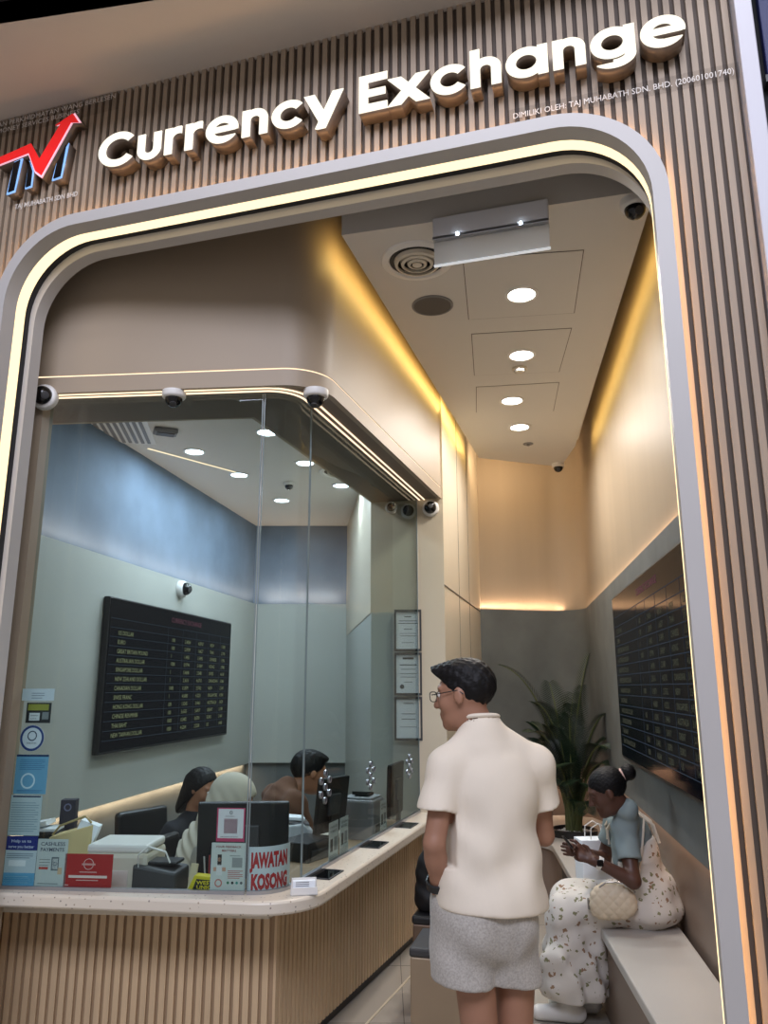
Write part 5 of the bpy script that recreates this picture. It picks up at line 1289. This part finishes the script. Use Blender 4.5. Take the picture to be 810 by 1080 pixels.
# ------------------------------------------------------------------ three people in the booth
def sitter(lab, hc, look, skin, top, hair_fn, shoulder=.17, hs=.97, lean=.06, arms=((.30, .22), (.30, .22)), dz=-.26):
    hc = np.array(hc, float); hR = basis(look); fb = np.array([look[0], look[1], 0.0]); fb /= np.linalg.norm(fb); lb = np.array([-fb[1], fb[0], 0])
    p = thing('person', lab, 'person', (hc[0]-fb[0]*.1, hc[1]-fb[1]*.1, 0)); base = hc-fb*lean
    Q = lambda a, b, z: np.array([base[0], base[1], hc[2]])+lb*a+fb*b+np.array([0, 0, z])
    RB = np.stack([lb, fb, [0, 0, 1]], 1)
    V = Vol(np.array([hc[0]-.62, hc[1]-.62, 0]), np.array([hc[0]+.62, hc[1]+.62, hc[2]+.16]), .0078); head(V, hc, hR, hs)
    V.cap(Q(0, -.02, dz+.03), hc+hR @ np.array([-.025, 0, -.06]), .056, .05, .03).ell(Q(0, -.03, dz-.17), (.15, .10, .22), RB, .04).cap(Q(shoulder, -.02, dz), Q(-shoulder, -.02, dz), .055, .055, .04).ell(Q(0, -.03, dz-.42), (.16, .12, .13), RB, .05)
    E = []
    for g in (1, -1):
        s_ = Q(shoulder*g, -.02, dz); e_ = Q((shoulder+.05)*g, .10, dz-.27); w_ = Q(.10*g, .30, dz-.30); E.append((s_, e_, w_))
        V.cap(s_, e_, .05, .04, .03).cap(e_, w_, .04, .027, .015); d = (w_-e_)/np.linalg.norm(w_-e_); hand(V, w_, np.stack([d, -lb*g, np.cross(d, -lb*g)*g], 1), .9, .35)
        h_ = Q(.09*g, -.06, dz-.34); h_[2] = .43; k_ = Q(.11*g, .36, 0); k_[2] = .46; a_ = Q(.11*g, .40, 0); a_[2] = .09
        V.cap(h_, k_, .08, .058, .03).cap(k_, a_, .052, .036, .03).cap(a_+[0, 0, -.05], a_+fb*.14+[0, 0, -.06], .034, .03, .02)
    V.mesh('body', skin, p, 1); eyes(p, hc, hR, hs)
    V = Vol(np.array([hc[0]-.5, hc[1]-.5, hc[2]-.95]), np.array([hc[0]+.5, hc[1]+.5, hc[2]+.0]), .0085)
    V.ell(Q(0, -.03, dz-.17), (.175, .125, .24), RB, .04).cap(Q(shoulder, -.02, dz), Q(-shoulder, -.02, dz), .068, .068, .05).ell(Q(0, -.03, dz-.42), (.18, .14, .15), RB, .05).cap(Q(0, -.02, dz), Q(0, .0, dz+.075), .08, .068, .03)
    V.ell(Q(0, -.05, dz-.13), (.19, .13, .20), RB, .06)
    for s_, e_, w_ in E: V.cap(Q(0, -.02, dz+.045), s_, .062, .060, .05).cap(s_, e_, .062, .054, .05).cap(e_, e_*.15+w_*.85, .052, .04, .02)
    V.ripple(lambda X, Y, Z: .004*np.sin(X*40+Z*30)*np.sin(Z*45+Y*20)); V.mesh('top', top, p, 1)
    hair_fn(p, hc, hR, Q)
    return p
def long_hair(p, hc, R, Q):
    V = Vol(hc-np.array([.25, .25, .4]), hc+.2, .006); H = lambda a: hc+R @ np.array(a)
    V.ell(H((-.02, 0, .034)), (.105, .088, .094), R, .01).cap(H((-.06, 0, .0)), H((-.075, 0, -.16)), .085, .07, .03)
    V.cut(H((.045, 0, .045)), R @ np.array((.86, 0, -.5))); V.cap(H((.09, 0, -.06)), H((.07, 0, -.2)), .09, .07, .01, 'cut'); V.ripple(lambda X, Y, Z: .002*np.sin(X*170)*np.sin(Y*160)); V.mesh('hair', M['hair'], p)
def short_hair(p, hc, R, Q):
    V = Vol(hc-.2, hc+.2, .006); H = lambda a: hc+R @ np.array(a)
    V.ell(H((-.018, 0, .036)), (.118, .095, .106), R, .01).ell(H((.02, 0, .097)), (.09, .076, .038), R, .02); V.cut(H((.06, 0, .05)), R @ np.array((.7, 0, -.7))); V.cut(H((0, 0, 0)), R @ np.array((.5, 0, -.86))); V.ripple(lambda X, Y, Z: .002*np.sin(X*170)*np.sin(Y*160)); V.mesh('hair', M['hair'], p)
def scarf(p, hc, R, Q):
    V = Vol(hc-np.array([.34, .34, .60]), hc+.2, .0066); H = lambda a: hc+R @ np.array(a)
    V.ell(H((-.016, 0, .032)), (.118, .098, .106), R, .01).cap(H((-.01, 0, -.03)), H((-.02, 0, -.13)), .096, .09, .04).cap(Q(0, -.02, -.18), Q(0, -.05, -.30), .115, .17, .06, flat=(R[:, 0], .8)).cap(Q(.02, .07, -.2), Q(.0, .11, -.40), .09, .10, .06).cap(Q(0, -.08, -.25), Q(0, -.12, -.48), .15, .15, .06)
    V.cap(H((-.05, 0, .0)), hc+np.array([-.19, -.10, -.28]), .088, .075, .06).cap(hc+np.array([-.19, -.10, -.28]), hc+np.array([-.22, -.10, -.46]), .075, .09, .04); V.ell(H((.085, 0, -.012)), (.058, .056, .078), R, .012, 'cut')
    V.ripple(lambda X, Y, Z: .008*np.sin((X-hc[0])*95+(Z-hc[2])*62+1.5*np.sin(Z*16))*np.clip((hc[2]+.09-Z)*5, 0, 1)); V.mesh('headscarf', mat('scarf_cream', (186, 178, 162), .85, noise=(6, .05, 3)), p)
sitter('seated person with long black hair and dark clothes behind the one in the headscarf', (-1.17, 5.20, .985), (.80, -.42, -.35), M['skin_tan'], mat('dark_top', (30, 30, 36), .85), long_hair, .16)
sitter('seated person in a cream headscarf behind the large black monitor', (-.80, 4.34, 1.03), (.95, -.12, -.36), M['skin'], mat('grey_robe', (150, 146, 136), .85), scarf, .17)
sitter('seated person with short black hair in a brown top behind the side glass', (-.48, 5.18, 1.085), (.86, .42, -.2), M['skin_tan'], mat('brown_top', (96, 64, 46), .95, bump=(14, .4)), short_hair, .20, 1.12, .15, dz=-.16)
office_chair(-1.42, 5.30, 1.0, 'black office chair behind the person with long black hair')
office_chair(-1.0, 4.36, 1.3, 'black office chair under the person in the headscarf')
office_chair(-.70, 5.10, 2.0, 'black office chair under the person in the brown top')
# ------------------------------------------------------------------ light
W = bpy.data.worlds.new('world'); SC.world = W; W.use_nodes = True
bg = W.node_tree.nodes['Background']; bg.inputs[0].default_value = lin((214, 210, 214)); bg.inputs[1].default_value = .5
# aisle downlights
DL = [(.764, 3.86), (.903, 4.654), (.974, 5.468), (1.136, 6.075)]
for x, y in DL: area('downlight_lamp', (x, y, CZ-.02), .13, .13, 15, (255, 249, 243), (0, 0, -1), shape='DISK', spread=2.95)
for x, y in BDL: area('booth_lamp', (x, y, 3.34),   .13, .13, 13, (222, 235, 255), (0, 0, -1), shape='DISK')
WARM = (255, 216, 128)
def strip(name, a, b, power, col, direction, w=.02, spread=None):
    a, b = Vector(a), Vector(b)
    return area(name, (a+b)/2, (b-a).length, w, power, col, direction, xdir=b-a, spread=spread)
# ceiling coves: lie on the ceiling panel's edges, throw onto the walls
strip('cove_right', (1.21, 3.0, CZ+.05), (1.70, 6.4, CZ+.05), 5, WARM, (1, -.15, -.32))
strip('cove_left', (-.2, 3.35, CZ+.05), (.86, 6.7, CZ+.05), 7, WARM, (-1, .3, -.32))
strip('cove_back', (.95, 6.9, CZ+.05), (1.65, 7.1, CZ+.05), 6, (255, 222, 180), (-.2, 1, -.2))
PEACH = (255, 212, 176)
# light lines along the grey dado panel
for y0, y1 in ((2.7, 7.5),):
    strip('dado_up', (rightx(y0)-.02, y0, 2.385), (rightx(y1)-.02, y1, 2.385), 1.7, PEACH, (.35, -.05, 1), .012)
    strip('dado_down', (rightx(y0)-.0, y0, .89), (rightx(y1)-.0, y1, .89), 2.2, PEACH, (.3, -.05, -1), .012)
strip('dado_back_up', (.95, 7.555, 2.385), (1.8, 7.70, 2.385), 2, PEACH, (-.05, .35, 1), .012)
strip('dado_back_down', (.95, 7.57, .89), (1.8, 7.72, .89), 3, PEACH, (-.05, .3, -1), .012)
strip('booth_cove', (leftx(3.6)+.06, 3.6, 2.52), (leftx(8.2)+.06, 8.2, 2.52), 7, (255, 215, 190), (-.3, .05, 1), .012)
strip('booth_cove_low', (leftx(3.6)+.0, 3.6, .85), (leftx(8.2)+.0, 8.2, .85), 12, PEACH, (-.3, .05, -1), .012)
strip('booth_cove_back', (-1.3, 8.2, 2.52), (-.45, 8.2, 2.52), 3, (255, 215, 190), (0, .3, 1), .012)
# unseen fill lamps added out in the mall to light the shop front
area('mall_lamp', (-.6, -3.2, 6.6), 6, 2.0, 560, (226, 230, 250), (0, .75, -1))
area('mall_lamp', (-.3, 1.5, 4.9), 3.5, .12, 25, (240, 238, 244), (0, .3, -1))
SC.view_settings.view_transform = 'Standard'; SC.view_settings.look = 'None'; SC.view_settings.gamma = 1
SC.view_settings.use_curve_mapping = False; SC.view_settings.exposure = 0
cy_ = SC.cycles
cy_.use_denoising = True; cy_.max_bounces = 10; cy_.diffuse_bounces = 5; cy_.glossy_bounces = 5; cy_.transparent_max_bounces = 24
cy_.sample_clamp_indirect = 4; cy_.caustics_reflective = False; cy_.caustics_refractive = False
